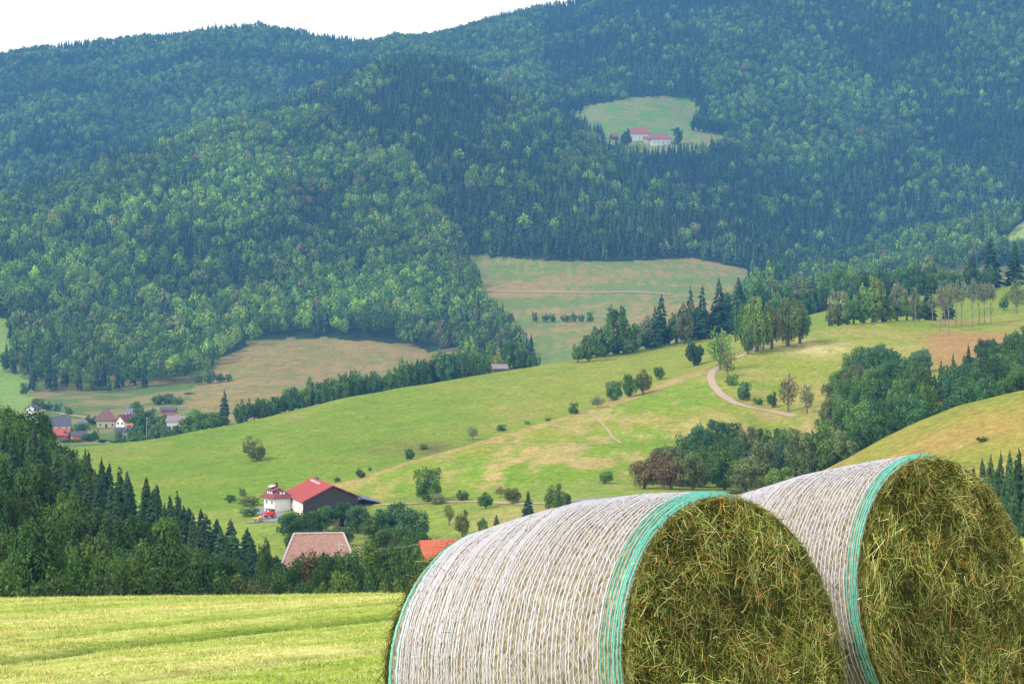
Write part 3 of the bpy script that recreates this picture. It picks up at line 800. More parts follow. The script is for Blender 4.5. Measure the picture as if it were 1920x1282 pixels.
# ---- single trees and bushes with their feet in view
for (b, yt, yb, w, k, tn, lab) in [
 (479, 815, 864, 48, 'bush', 'olive', 'lone round olive tree on the green hillside left of the red barn'),
 (677, 876, 896, 24, 'bush', 'dark', 'dark round bush on the dirt rim above the red barn'),
 (632, 893, 903, 14, 'bush', 'dark', 'small bush on the green slope behind the barn ridge'),
 (592, 893, 900, 14, 'bush', 'dark', 'tiny dark bush peeping over the red barn roof'),
 (693, 873, 883, 10, 'bush', 'mid', 'tiny bush right of the dark bush on the dirt rim'),
 (769, 839, 861, 22, 'bush', 'dark', 'dark bush in the brown terraced hollow'),
 (795, 830, 842, 20, 'bush', 'mid', 'low bush at the right end of the terraced hollow'),
 (803, 872, 940, 56, 'broad', 'mid', 'full dark green tree standing alone at the foot of the straw coloured slope'),
 (822, 922, 944, 34, 'bush', 'grey', 'grey green shrub against the foot of the full dark tree'),
 (866, 917, 938, 30, 'broad', 'mid', 'small round orchard tree right of the full dark tree'),
 (910, 920, 953, 36, 'broad', 'mid', 'second orchard tree along the grassy bank'),
 (938, 908, 932, 28, 'airy', 'olive', 'thin leaning orchard tree on the grassy bank'),
 (962, 910, 944, 40, 'broad', 'olive', 'wide open crowned orchard tree left of the small dark spruce'),
 (990, 917, 970, 32, 'con', 'con', 'small dark spruce standing over the crest of the nearer bale'),
 (1042, 904, 960, 52, 'broad', 'mid', 'bushy tree right of the small dark spruce behind the bale'),
 (1062, 920, 955, 34, 'bush', 'dark', 'dark shrub against the right foot of the bushy tree'),
 (842, 940, 985, 22, 'airy', 'olive', 'thin pale sapling below the road left of a rounded tree'),
 (867, 952, 1006, 36, 'broad', 'olive', 'rounded olive tree below the road beside the pale sapling'),
 (931, 962, 992, 22, 'con', 'con', 'little dark conifer just above the bale'),
 (905, 968, 996, 26, 'bush', 'mid', 'bush left of the little dark conifer above the bale'),
 (432, 925, 942, 22, 'bush', 'dark', 'leftmost dark bush on the grass left of the white farmhouse'),
 (455, 913, 930, 16, 'bush', 'mid', 'small upright bush on the grass left of the white farmhouse'),
 (465, 928, 948, 44, 'bush', 'olive', 'wide olive shrub on the grass left of the white farmhouse'),
 (468, 946, 968, 44, 'bush', 'mid', 'low mid green shrub beside the farm drive'),
 (886, 797, 824, 24, 'airy', 'grey', 'thin grey shrub on the green slope above the hollow'),
 (941, 794, 807, 26, 'bush', 'mid', 'flat bush halfway up the green slope'),
 (988, 787, 795, 16, 'bush', 'light', 'tiny bright bush on the green slope'),
 (1028, 781, 789, 12, 'bush', 'light', 'tiniest bright bush near the dirt rim'),
 (1076, 752, 776, 22, 'bush', 'dark', 'dark egg shaped bush on the dirt rim'),
 (1120, 740, 765, 36, 'airy', 'grey', 'bare greyish thicket left of the bush row on the rim'),
 (1152, 711, 750, 36, 'broad', 'mid', 'first tree of the short row along the rim'),
 (1179, 699, 744, 30, 'broad', 'mid', 'second tree of the short row along the rim'),
 (1206, 689, 738, 38, 'broad', 'olive', 'olive tree third in the short row along the rim'),
 (1236, 684, 712, 26, 'broad', 'mid', 'small last tree of the short row along the rim'),
 (1302, 633, 686, 44, 'broad', 'dark', 'dense dark pear shaped tree left of the track bend'),
 (1350, 610, 694, 62, 'airy', 'light', 'tall light feathery tree at the bend of the track'),
 (1364, 655, 706, 42, 'airy', 'olive', 'olive brown tree crowding the foot of the feathery tree'),
 (1394, 712, 750, 34, 'bush', 'blue', 'round blue green bush below the track bend'),
 (1372, 700, 722, 30, 'bush', 'mid', 'low bush between the track and the round blue green bush'),
 (1448, 732, 764, 26, 'broad', 'dark', 'small dark tree below the round blue green bush'),
 (1422, 742, 758, 24, 'bush', 'mid', 'low shrub left of the small dark tree'),
 (1478, 696, 772, 36, 'airy', 'olive', 'slim tree with a clear stem on the slope below the track'),
 (1513, 714, 775, 32, 'airy', 'olive', 'second slim tree right of the one with a clear stem'),
 (1842, 816, 828, 24, 'bush', 'mid', 'lonely bush on the ochre meadow at the right'),
 (1464, 874, 922, 74, 'broad', 'light', 'bright green round tree between the two bale tops'),
 (1380, 912, 925, 40, 'bush', 'grey', 'low grey shrub behind the crest of the nearer bale')]:
    tree(b, yt, k, tn, w, ybase=yb, label=lab, name='broadleaf_tree' if ' tree ' in lab and k == 'bush' else None, cat='tree ' .strip() if k != 'bush' or ' tree ' not in lab else 'round tree')

# ---- clump at the track and the row along the hill crest
gC = 'trees of the clump above the track'
for (b, yt, yb, w, k, tn) in [(1398, 566, 652, 46, 'broad', 'mid'), (1420, 552, 655, 56, 'broad', 'light'), (1447, 562, 650, 44, 'broad', 'olive'), (1478, 549, 645, 56, 'broad', 'olive'), (1500, 560, 640, 48, 'broad', 'mid'),
                              (1432, 600, 652, 22, 'airy', 'brown'), (1402, 612, 660, 28, 'broad', 'mid')]:
    tree(b, yt, k, tn, w, ybase=yb + 4, label='leafy tree in the rounded clump above the track', group=gC)
gR = 'trees in the row along the crest of the green hill'
for (b, yt, w, k, tn) in [(1084, 644, 24, 'broad', 'mid'), (1104, 622, 40, 'broad', 'mid'), (1132, 592, 52, 'broad', 'mid'), (1158, 572, 56, 'broad', 'dark'), (1188, 600, 42, 'broad', 'light'), (1212, 588, 36, 'broad', 'grey'),
                          (1240, 547, 46, 'con', 'deep'), (1228, 570, 34, 'con', 'con'), (1268, 580, 48, 'airy', 'grey'), (1294, 534, 40, 'con', 'deep'), (1284, 560, 40, 'broad', 'olive'), (1317, 530, 40, 'con', 'deep'),
                          (1312, 572, 40, 'con', 'blue'), (1348, 517, 46, 'con', 'deep'), (1336, 566, 38, 'con', 'con'), (1385, 515, 46, 'con', 'deep'), (1368, 545, 40, 'broad', 'blue'), (1118, 640, 40, 'broad', 'dark'), (1150, 622, 44, 'broad', 'dark'), (1176, 630, 34, 'broad', 'mid')]:
    Yc = np.interp(b, BE, stY[7])
    lab = {'broad': 'leafy tree in the row along the crest of the green hill', 'airy': 'pale thin crowned tree in the row along the crest of the green hill', 'con': 'dark fir in the row along the crest of the green hill'}[k]
    if tn == 'blue' and k == 'con': lab = 'lighter blue green fir in front of the dark firs on the crest'
    tree(b, yt, k, tn, w, Y=Yc + random.uniform(-22, 4), label=lab, group=gR)
for b in range(1090, 1400, 15):
    Yc = np.interp(b, BE, stY[7]); yt = np.interp(b, [1090, 1130, 1200, 1300, 1400], [652, 628, 612, 578, 560]) + random.uniform(-8, 14)
    tree(b + random.uniform(-5, 5), yt, 'broad', random.choice(['dark', 'mid', 'blue', 'dark']), 34, Y=Yc + random.uniform(-10, 14), label='leafy tree in the row along the crest of the green hill', group=gR)
gB = 'trees of the belt behind the upper meadow'
for (b, yt, w, k, tn) in [(1412, 545, 40, 'broad', 'dark'), (1433, 520, 40, 'broad', 'dark'), (1405, 520, 36, 'broad', 'blue'), (1470, 530, 40, 'broad', 'dark'), (1497, 517, 46, 'broad', 'olive'), (1525, 508, 36, 'con', 'con'),
                          (1548, 510, 46, 'broad', 'light'), (1572, 498, 40, 'broad', 'mid'), (1596, 496, 44, 'broad', 'light'), (1622, 505, 44, 'broad', 'dark'), (1648, 490, 44, 'broad', 'mid'), (1672, 500, 40, 'broad', 'grey'),
                          (1700, 482, 56, 'broad', 'mid'), (1728, 478, 56, 'broad', 'grey'), (1758, 492, 50, 'broad', 'blue'), (1785, 505, 44, 'broad', 'light'), (1540, 540, 40, 'broad', 'dark'), (1575, 545, 44, 'broad', 'dark')]:
    Yc = np.interp(b, BE, stY[8])
    tree(b, yt, k, tn, w, Y=Yc - random.uniform(0, 30), label='tree in the belt behind the upper meadow at the right', group=gB)
for b in range(1410, 1800, 17):
    Yc = np.interp(b, BE, stY[8]); yt = np.interp(b, [1410, 1500, 1600, 1700, 1800], [560, 540, 520, 515, 520]) + random.uniform(-6, 12)
    tree(b + random.uniform(-5, 5), yt, 'broad', random.choice(['dark', 'mid', 'blue', 'grey']), 38, Y=Yc - random.uniform(5, 35), label='tree in the belt behind the upper meadow at the right', group=gB)
for (b, yt, w, lab) in [(1822, 473, 44, 'shorter dark fir left of the two tall firs at the right edge'), (1858, 444, 62, 'tallest dark fir at the upper right'), (1903, 449, 56, 'dark fir at the right picture edge')]:
    tree(b, yt, 'con', 'deep', w, Y=1000, label=lab)
tree(1450, 467, 'broad', 'blue', 62, Y=1330, label='big hazy round tree rising behind the crest firs')
tree(1438, 490, 'broad', 'light', 60, Y=1270, label='big light green round tree in front of the hazy one')
tree(1408, 500, 'broad', 'mid', 40, Y=1250, label='smaller hazy tree left of the big light green one')
gU = 'leafy trees on the knoll of the upper meadow'
for (b, yt, yb, w, k, tn) in [(1572, 542, 612, 46, 'broad', 'grey'), (1600, 550, 608, 40, 'broad', 'mid'), (1636, 515, 606, 58, 'broad', 'light'), (1655, 540, 604, 44, 'broad', 'mid'), (1682, 528, 602, 44, 'broad', 'grey'), (1560, 575, 612, 26, 'broad', 'olive'), (1712, 548, 606, 36, 'airy', 'olive')]:
    tree(b, yt, k, tn, w, Y=np.interp(b, BE, stY[5]) + 10, label='leafy tree on the knoll of the upper meadow', group=gU)
for b in range(1690, 1870, 15):
    tree(b + random.uniform(-4, 4), np.interp(b, [1690, 1780, 1870], [498, 508, 500]) + random.uniform(-8, 16), 'broad', random.choice(['dark', 'mid', 'blue', 'grey']), 40, Y=985 + random.uniform(-20, 20), label='tree in the belt behind the upper meadow at the right', group=gB)
for b, yt, w in ((1588, 560, 44), (1620, 545, 44), (1662, 556, 44), (1700, 552, 40), (1722, 562, 34)):
    tree(b, yt, 'broad', random.choice(['mid', 'light', 'grey']), w, Y=np.interp(b, BE, stY[5]) + 4, label='leafy tree on the knoll of the upper meadow', group=gU)
tree(1741, 512, 'con', 'con', 42, Y=790, label='dark spruce in front of the leafy knoll trees'); tree(1779, 540, 'con', 'con', 34, Y=800, label='smaller dark spruce among the bare stemmed pines')
gP = 'bare stemmed pines over the red brown bank'
for b, yt, yb in [(1716, 535, 612), (1748, 545, 615), (1763, 530, 622), (1779, 520, 628), (1793, 525, 612), (1803, 522, 610), (1823, 518, 615), (1836, 520, 608), (1846, 526, 606), (1858, 522, 605), (1772, 550, 612)]:
    tree(b, yt, 'sparse', 'grey', 26, ybase=yb, label='slender pine with a bare stem and thin top over the red brown bank', group=gP)
tree(1906, 518, 'airy', 'olive', 62, Y=830, label='brownish thin crowned tree at the right edge above the wood')
tree(1882, 552, 'broad', 'mid', 22, Y=880, label='small tree on the meadow under the firs at the right')

# ---- the wood in the gully at the right
WR = ([1140, 1165, 1190, 1230, 1250, 1290, 1320, 1360, 1420, 1500, 1545, 1565, 1600, 1650, 1700, 1745, 1765, 1800, 1850, 1900, 1960],
      [915, 895, 868, 835, 825, 795, 776, 785, 798, 792, 762, 700, 640, 636, 648, 650, 662, 650, 628, 600, 590])
WRB = ([1140, 1200, 1300, 1400, 1440, 1500, 1600, 1660, 1720, 1770, 1850, 1960], [925, 935, 940, 935, 925, 900, 852, 828, 795, 768, 748, 728])
gW = 'trees of the wood filling the gully at the right'
cnt = 0
pts = []
for _ in range(6000):
    b = random.uniform(1150, 1960); Y = random.uniform(414, 640); x = (b - CX) / F * Y; z = gz(x, Y); yb = CY - z / Y * F
    h = random.uniform(7, 14); yt = yb - h / Y * F
    ub = np.interp(b, *WR); lb = np.interp(b, *WRB)
    if yt < ub or yt > ub + (lb - ub) * .8: continue
    if b < 1300 and yb > lb + 15: continue
    if any(abs(b - q[0]) < 22 * (450 / Y) and abs(Y - q[1]) < 9 for q in pts): continue
    if any(math.hypot(b - q[0], (yt - q[2]) * 1.3) < 19 for q in pts): continue
    pts.append((b, Y, yt))
    tone = 'brown' if 1190 < b < 1262 and yt < 880 else random.choice(['dark', 'mid', 'mid', 'blue', 'light' if random.random() < .4 else 'dark', 'olive' if b < 1600 else 'dark'])
    kind = 'con' if (1740 < b < 1790 or random.random() < .06) else 'broad'
    lab = 'leafy tree packed into the gully wood at the right' if kind == 'broad' else 'pointed dark conifer in the gully wood at the right'
    if tone == 'brown': lab = 'reddish brown leaved tree at the lower left end of the gully wood'
    tree(b, yt, kind, 'con' if kind == 'con' else tone, (66 if kind == 'broad' else 34) * random.uniform(.8, 1.15) * 450 / Y, Y=Y, label=lab, group=gW)
tree(1136, 880, 'broad', 'light', 32, Y=440, label='small bright tree left of the reddish brown one')
# dark conifers at the right edge beyond the second bale
gE = 'dark conifers at the lower right edge'
for (b, yt, Y) in [(1826, 868, 236), (1842, 852, 240), (1858, 846, 238), (1876, 842, 244), (1893, 838, 240), (1910, 836, 246), (1926, 834, 240), (1944, 836, 242), (1834, 892, 222), (1851, 880, 220), (1869, 872, 224), (1887, 870, 220),
                   (1904, 868, 222), (1922, 872, 222), (1862, 905, 205), (1882, 902, 202), (1902, 900, 206), (1924, 904, 204), (1878, 938, 188), (1900, 935, 186), (1922, 940, 188), (1906, 968, 172), (1930, 965, 172)]:
    tree(b, yt, 'con', random.choice(['con', 'conlight', 'conlight']), random.uniform(62, 84), Y=Y, label='dark conifer at the lower right edge behind the farther bale', group=gE)

# ---- hedgerow behind the green hill and the trees round the village
gH = 'trees of the row behind the green hill crest'
TH = ([350, 400, 450, 500, 540, 570, 600, 640, 690, 720, 760, 800, 830, 860, 890, 960, 1000], [770, 758, 750, 740, 730, 714, 706, 694, 694, 688, 678, 666, 648, 652, 650, 640, 650])
b = 452.
while b < 1000:
    Yc = np.interp(b, BE, stY[7])
    if not 908 < b < 945:
        tree(b, np.interp(b, *TH) + random.uniform(-6, 10), 'broad', random.choice(['mid', 'dark', 'blue', 'blue', 'mid']), random.uniform(22, 34), Y=Yc + random.uniform(22, 60),
             label='leafy tree in the row just behind the crest of the green hill', group=gH)
    b += random.uniform(9, 14)
tree(927, 654, 'broad', 'yellow', 38, Y=835, label='bright yellow green tree in the row behind the hill crest')
tree(978, 640, 'broad', 'blue', 34, Y=860, label='rounded blue green tree right of the yellow green one')
gV = 'trees and shrubs among the village houses'
for (b, yt, Y, w, tn) in [(385, 765, 740, 72, 'mid'), (360, 778, 735, 50, 'light'), (405, 772, 745, 50, 'mid'), (275, 764, 890, 48, 'dark'), (258, 775, 900, 40, 'blue'), (292, 790, 860, 34, 'light'), (245, 800, 870, 28, 'mid'),
                          (316, 796, 850, 30, 'mid'), (338, 792, 840, 36, 'mid'), (178, 804, 880, 20, 'dark'), (222, 802, 900, 20, 'mid'), (165, 812, 860, 36, 'dark'), (145, 822, 850, 36, 'mid'), (200, 822, 860, 30, 'light'),
                          (128, 822, 840, 40, 'mid'), (92, 826, 835, 34, 'light'), (172, 775, 985, 26, 'dark'), (150, 792, 930, 26, 'dark'), (115, 778, 1010, 30, 'olive'), (90, 752, 1090, 26, 'dark'), (72, 745, 1110, 26, 'dark'),
                          (108, 754, 1080, 24, 'blue'), (128, 760, 1060, 22, 'mid'), (298, 738, 1120, 34, 'mid'), (318, 736, 1120, 30, 'dark'), (335, 742, 1110, 30, 'light'), (255, 750, 1060, 26, 'mid'), (225, 820, 800, 26, 'mid'),
                          (262, 812, 800, 30, 'mid'), (355, 735, 1180, 26, 'mid'), (45, 715, 1230, 20, 'dark')]:
    tree(b, yt, 'broad' if w > 32 else 'bush', tn, w, Y=Y, label='tree or shrub among the village houses', group=gV, name='garden_tree')
for b, yt, Y in ((84, 800, 900), (158, 790, 960), (185, 782, 1085), (214, 776, 1090), (258, 806, 860), (176, 828, 850), (150, 838, 840), (192, 822, 815), (214, 826, 800), (170, 830, 830), (248, 818, 800), (230, 824, 805), (200, 832, 790), (130, 800, 905), (262, 786, 930), (300, 776, 960), (346, 776, 950), (365, 768, 980)):
    tree(b, yt, 'broad', random.choice(['dark', 'mid', 'mid', 'light']), random.uniform(20, 30), Y=Y, label='tree or shrub among the village houses', group=gV, name='garden_tree')
tree(421, 727, 'con', 'con', 32, Y=960, label='dark pointed tree at the lower left of the dry field')
gM = 'trees at the left foot of the dry field'
for (b, yt, w) in [(372, 700, 20), (392, 692, 26), (412, 698, 24), (428, 700, 20)]:
    tree(b, yt, 'broad', 'mid', w, Y=1250, label='tree at the left foot of the dry field below the forest', group=gM)
gN = 'small trees in a row across the tan hillside field'
for b in (958, 1003, 1023, 1036, 1060, 1075, 1090, 1106):
    tree(b, 584 + random.uniform(-2, 4), 'bush', 'mid', random.uniform(14, 20), ybase=604, label='small tree in the row across the tan hillside field', group=gN)

# ------------------------------------------------------------------ far forests: too many to count
def far_models():
    out = {'b': [], 'c': []}
    for i in range(5):
        rng = np.random.default_rng(820 + i)
        nl = 7; u = unit(rng, nl); cen = u * np.array([.27, .27, .2]) * (.6 + .5 * rng.random((nl, 1))); cen[0] = (0, 0, .12)
        lr = .2 + .09 * rng.random(nl); n = 130; k = rng.integers(0, nl, n)
        d = unit(rng, n) + np.array([0, 0, .35]) + cen[k] * 2; d /= np.linalg.norm(d, axis=1, keepdims=True)
        p = cen[k] + d * (lr[k] * (.8 + .3 * rng.random(n)))[:, None]
        p = p / np.abs(p).max(0) * np.array([.5, .5, .36]); p[:, 2] += .63
        tn = (.85 + .3 * rng.random(nl))[k] * (.85 + .3 * rng.random(n)); col = np.stack([tn, tn, tn], -1)
        out['b'].append(diamonds(p, d + rng.normal(size=(n, 3)) * .22, .075 * (.7 + .6 * rng.random(n)), .7 + .3 * rng.random(n), col, rng))
        # spruce: tiers of steep hanging boughs
        P0, P1, S, col = [], [], [], []
        for l in range(9):
            t = l / 8.0; z = .16 + .8 * t; r = .5 * (1 - t) ** .8 + .03
            for j in range(7 if t < .7 else 4):
                a = rng.random() * 6.283; rj = r * (.75 + .4 * rng.random()); e = np.array([math.cos(a), math.sin(a), 0])
                P0.append(e * rj * .12 + [0, 0, z + .10]); P1.append(e * rj + [0, 0, z - .05 - .05 * (1 - t)]); S.append(np.array([-math.sin(a), math.cos(a), 0]) * (rj * .42 + .015))
                tn = .75 + .5 * rng.random(); col.append((tn, tn, tn))
        P0, P1, S, col = map(np.array, (P0, P1, S, col)); m = len(P0); mid = P0 * .45 + P1 * .55 + [0, 0, .012]
        V = np.stack([P0, mid - S, P1, mid + S], 1).reshape(-1, 3)
        out['c'].append((V, np.arange(m * 4).reshape(-1, 4), np.repeat(col, 4, axis=0)))
    return out
FM = far_models()
def forest(name, label, kmin, kmax, cols, dx, dyw, prob, ends, exclude, tonemul, seed):
    """trees standing on the land between two stations; dx, dyw: spacing in metres across and up the slope"""
    rng = np.random.default_rng(seed)
    rows = np.where((GK >= kmin) & (GK <= kmax))[0]
    res = []
    c0 = np.searchsorted(BE, cols[0]); c1 = np.searchsorted(BE, cols[1])
    # walk rows by slope distance
    mc = (c0 + c1) // 2
    for bi0 in np.arange(cols[0], cols[1], 60.0):
        cc = int(np.searchsorted(BE, bi0 + 30)); cc = min(cc, NC - 1)
        Yr = GY[rows, cc]; Zr = GZ[rows, cc]
        s = np.concatenate([[0], np.cumsum(np.hypot(np.diff(Yr), np.diff(Zr)))])
        step = dyw
        for sv in np.arange(0, s[-1], step):
            Ym = np.interp(sv, s, Yr); nb = 60.0 / (dx / Ym * F)
            m = int(nb) + (rng.random() < nb - int(nb))
            for q in range(m):
                res.append((bi0 + (q + rng.random()) / max(m, 1) * 60.0, Ym + rng.uniform(-.5, .5) * step * .95))
    res = np.array(res)
    b, Y = res[:, 0], res[:, 1]; X = (b - CX) / F * Y
    # bilinear ground height through a regular search
    ci = (b - BE[0]) / (BE[1] - BE[0]); Z = np.array([gz(x, y) for x, y in zip(X, Y)])
    py = CY - Z / Y * F
    ok = np.ones(len(b), bool)
    jb = (fbm(X, Y, 28, seed + 3, 3) - .5) * 46; jp = (fbm(X + 900, Y, 28, seed + 4, 3) - .5) * 18
    for pl in exclude: ok &= ~inpoly(b + jb, py + jp, pl)
    keepn = fbm(X, Y, 70, seed + 5, 3)
    ok &= rng.random(len(b)) < np.where(keepn < .32, .55, 1.0)
    b, X, Y, Z, py = b[ok], X[ok], Y[ok], Z[ok], py[ok]
    pr = prob(b, py, X, Y); isb = rng.random(len(b)) < pr
    VV, QQ, CC = [], [], []; base = 0
    hue = np.clip(fbm(X, Y, 120, seed + 9, 3) * 2.2 - .6, 0, 1.1)
    for kind, sel in (('b', isb), ('c', ~isb)):
        ids = np.where(sel)[0]; var = rng.integers(0, 4, len(ids))
        for v in range(4):
            I = ids[var == v]; n = len(I)
            if n == 0: continue
            V, Q, c = FM[kind][v]
            h = (rng.uniform(14, 23, n) if kind == 'b' else rng.uniform(16, 25, n)); w = (h * rng.uniform(.5, .85, n) if kind == 'b' else h * rng.uniform(.28, .38, n))
            a = rng.random(n) * 6.283; ca, sa = np.cos(a), np.sin(a)
            x = (V[None, :, 0] * ca[:, None] - V[None, :, 1] * sa[:, None]) * w[:, None] + X[I][:, None]
            y = (V[None, :, 0] * sa[:, None] + V[None, :, 1] * ca[:, None]) * w[:, None] + Y[I][:, None]
            z = V[None, :, 2] * h[:, None] + Z[I][:, None] - .5
            VV.append(np.stack([x, y, z], -1).reshape(-1, 3))
            if kind == 'b':
                t = np.array([[.095, .20, .032], [.175, .31, .042], [.28, .44, .055], [.25, .29, .09], [.28, .21, .11]])[rng.choice(5, n, p=[.38, .36, .19, .065, .005])]
            else:
                t = np.array([[.060, .130, .052], [.095, .18, .065], [.046, .100, .044]])[rng.integers(0, 3, n)]
            t = t * tonemul * (.68 + .6 * hue[I])[:, None] * rng.uniform(.80, 1.2, (n, 1))
            CC.append((t[:, None, :] * c[None]).reshape(-1, 3))
            m = len(V); QQ.append((Q[None] + (np.arange(n) * m)[:, None, None] + base).reshape(-1, 4)); base += n * m
    print(name, len(b), 'trees', sum(len(q) for q in QQ), 'faces')
    o = link(name, mesh_np(name, np.concatenate(VV), np.concatenate(QQ), FOL, np.concatenate(CC)))
    tag(o, label, 'forest', kind='stuff')
    return o

MB_BROAD = [(-100, 420), (200, 320), (420, 240), (600, 215), (760, 280), (830, 420), (880, 480), (1000, 660), (900, 720), (-100, 760)]
def prob_mid(b, py, X, Y):
    p = np.where(inpoly(b, py, MB_BROAD), .86, .06)
    n = fbm(X, Y, 110, 77, 3)
    p = np.where(inpoly(b, py, MB_BROAD) & (n < .40), .3, p)
    p = np.where((~inpoly(b, py, MB_BROAD)) & (n > .66), .6, p)
    p = np.where((b > 1500) & (py > 400), .65, p)
    return p
EX = [DRY1, FIELD2, RPATCH, LPATCH, [(-500, 900), (-500, 735), (240, 735), (390, 714), (400, 690), (400, 900)], [(1380, 500), (1470, 520), (1430, 560), (1400, 720), (1380, 640)]]
EXM = EX + [[(470, 636), (640, 632), (800, 652), (850, 672), (930, 690), (930, 800), (400, 800)]]
forest('forest', 'mixed leaf and spruce forest covering the middle hill', 10.0, 13.95, (-60, 1990), 8.8, 12.0, prob_mid, None, EXM, np.array([1.0, 1.0, 1.0]), 1001)
def prob_left(b, py, X, Y):
    return np.where(fbm(X, Y, 200, 78, 3) > .42, .8, .15)
forest('forest', 'hazy blue forest on the far ridge at the left under the sky', 14.6, 17.6, (-60, 1010), 11.0, 13.5, prob_left, None, EX, np.array([.95, 1.0, 1.05]), 1002)
LB1 = [(1330, 30), (1520, 60), (1640, 160), (1560, 300), (1340, 290), (1320, 150)]; LB2 = [(1780, 60), (1960, 20), (1960, 170), (1800, 170)]; LB3 = [(1380, 230), (1700, 240), (1650, 300), (1400, 330)]
def prob_right(b, py, X, Y):
    n = fbm(X, Y, 130, 79, 3); p = np.where(n > .6, .5, .08)
    for pl in (LB1, LB2, LB3): p = np.where(inpoly(b, py, pl), .7, p)
    return p
forest('forest', 'spruce forest rising on the big mountain at the right', 13.9, 17.6, (1000, 1990), 10.0, 12.5, prob_right, None, [CLEAR], np.array([.95, 1.0, 1.0]), 1003)

# ------------------------------------------------------------------ tracks and roads, draped on the land
TRACK = plain('gravel', (.44, .32, .23), .95, 2.0, .15); DIRT = plain('dirt', (.40, .28, .16), .95, 1.0, .2); ASPH = plain('asphalt', (.22, .22, .24), .9, 2.0, .12)
def ribbon(name, label, pts, width, mat, off=.12, Yfix=None):
    P = []
    for i in range(len(pts) - 1):
        for t in np.linspace(0, 1, 14, endpoint=(i == len(pts) - 2)):
            b = pts[i][0] * (1 - t) + pts[i + 1][0] * t; y = pts[i][1] * (1 - t) + pts[i + 1][1] * t
            P.append(hit(b, y)[:2])
    P = np.array(P)
    for _ in range(6): P[1:-1] = .5 * P[1:-1] + .25 * (P[:-2] + P[2:])
    d = np.gradient(P, axis=0); d /= np.linalg.norm(d, axis=1, keepdims=True); s = np.stack([-d[:, 1], d[:, 0]], -1)
    V = []
    for k in np.linspace(-.5, .5, 5):
        q = P + s * width * k; V.append(np.stack([q[:, 0], q[:, 1], [gz(x, y) + off for x, y in q]], -1))
    V = np.stack(V, 1); n = len(P); ii = np.arange(n * 5).reshape(n, 5)
    Q = np.stack([ii[:-1, :-1], ii[:-1, 1:], ii[1:, 1:], ii[1:, :-1]], -1)
    o = link(name, mesh_np(name, V.reshape(-1, 3), Q, mat, smooth=True)); tag(o, label, kind='structure'); return o
ribbon('track', 'pale gravel track bending down the meadow', [(1352, 686), (1337, 695), (1332, 706), (1337, 722), (1352, 740), (1376, 755), (1410, 765), (1450, 772), (1492, 780)], 2.8, TRACK)
ribbon('track', 'pale gravel track climbing past the clump of trees', [(1378, 672), (1400, 662), (1425, 650), (1455, 641)], 2.4, TRACK)
ribbon('road', 'narrow grey road behind the nearer bale', [(1040, 942), (1080, 938), (1130, 935), (1200, 929)], 3.4, ASPH)
ribbon('path', 'worn path along the grassy bank', [(700, 947), (760, 944), (830, 941), (900, 940), (980, 945), (1040, 942)], 2.2, DIRT)
ribbon('path', 'pale path crossing the tan hillside field', [(890, 547), (960, 547), (1040, 548), (1120, 549), (1180, 547), (1260, 552)], 7.0, DIRT, .4)
ribbon('road', 'pale village lane climbing behind the houses', [(98, 772), (120, 776), (152, 781), (175, 784)], 4.5, TRACK, .2)
ribbon('yard', 'grey paved drive at the white farmhouse', [(484, 951), (496, 957), (508, 964), (520, 970), (534, 975)], 6.0, ASPH)
ribbon('yard', 'grey farm drive below the white farmhouse', [(468, 978), (490, 978), (512, 977), (534, 974)], 4.0, ASPH)
ribbon('path', 'faint trodden path across the spur meadow', [(1108, 776), (1125, 790), (1140, 806), (1150, 822), (1166, 830)], .9, DIRT, .08)
ribbon('path', 'thin trodden line across the spur meadow', [(905, 833), (960, 829), (1020, 835), (1090, 833), (1166, 830)], 1.1, DIRT, .08)

# ------------------------------------------------------------------ buildings
def tiles(name, c, var=.2): return plain(name, c, .85, 1.6, var, stretch=(1, 1, 3))
WHITE = plain('white_render', (.78, .76, .74), .8, 1.2, .06); CREAM = plain('cream_render', (.70, .62, .45), .8, 1.2, .06)
REDROOF = tiles('red_roof', (.36, .05, .045), .12); MAROON = tiles('maroon_roof', (.20, .06, .06)); PINKROOF = tiles('old_tile_roof', (.34, .19, .15), .3); SLATE = tiles('slate_roof', (.10, .10, .14)); GREYROOF = tiles('grey_roof', (.26, .22, .22))
WOOD = plain('dark_timber', (.045, .038, .045), .8, 2.0, .3, stretch=(8, 8, .5)); BROWNW = plain('brown_timber', (.12, .07, .05), .8, 2, .3)
GLASS = plain('window_glass', (.05, .06, .08), .15, 1, .1); PANEL = plain('pale_panel', (.75, .77, .8), .3, 1, .05); BRICK = plain('brick', (.42, .20, .12), .9, 4, .25); ORANGE = plain('orange_cloth', (.85, .16, .02), .8, 2, .08)
PINK = plain('far_tile_roof', (.36, .14, .10), .85, 1, .2); BLUEROOF = plain('blue_metal_roof', (.16, .17, .30), .6, 1, .1); TRIM = plain('pale_trim', (.55, .48, .48), .7, 1, .1); RED = plain('red_paint', (.65, .03, .03), .4, 2, .1); YEL = plain('yellow_paint', (.75, .42, .03), .4, 2, .1); TYRE = plain('rubber', (.02, .02, .02), .9, 4, .1)
REDWALL = plain('red_brown_wall', (.36, .08, .06), .8, 1, .1)

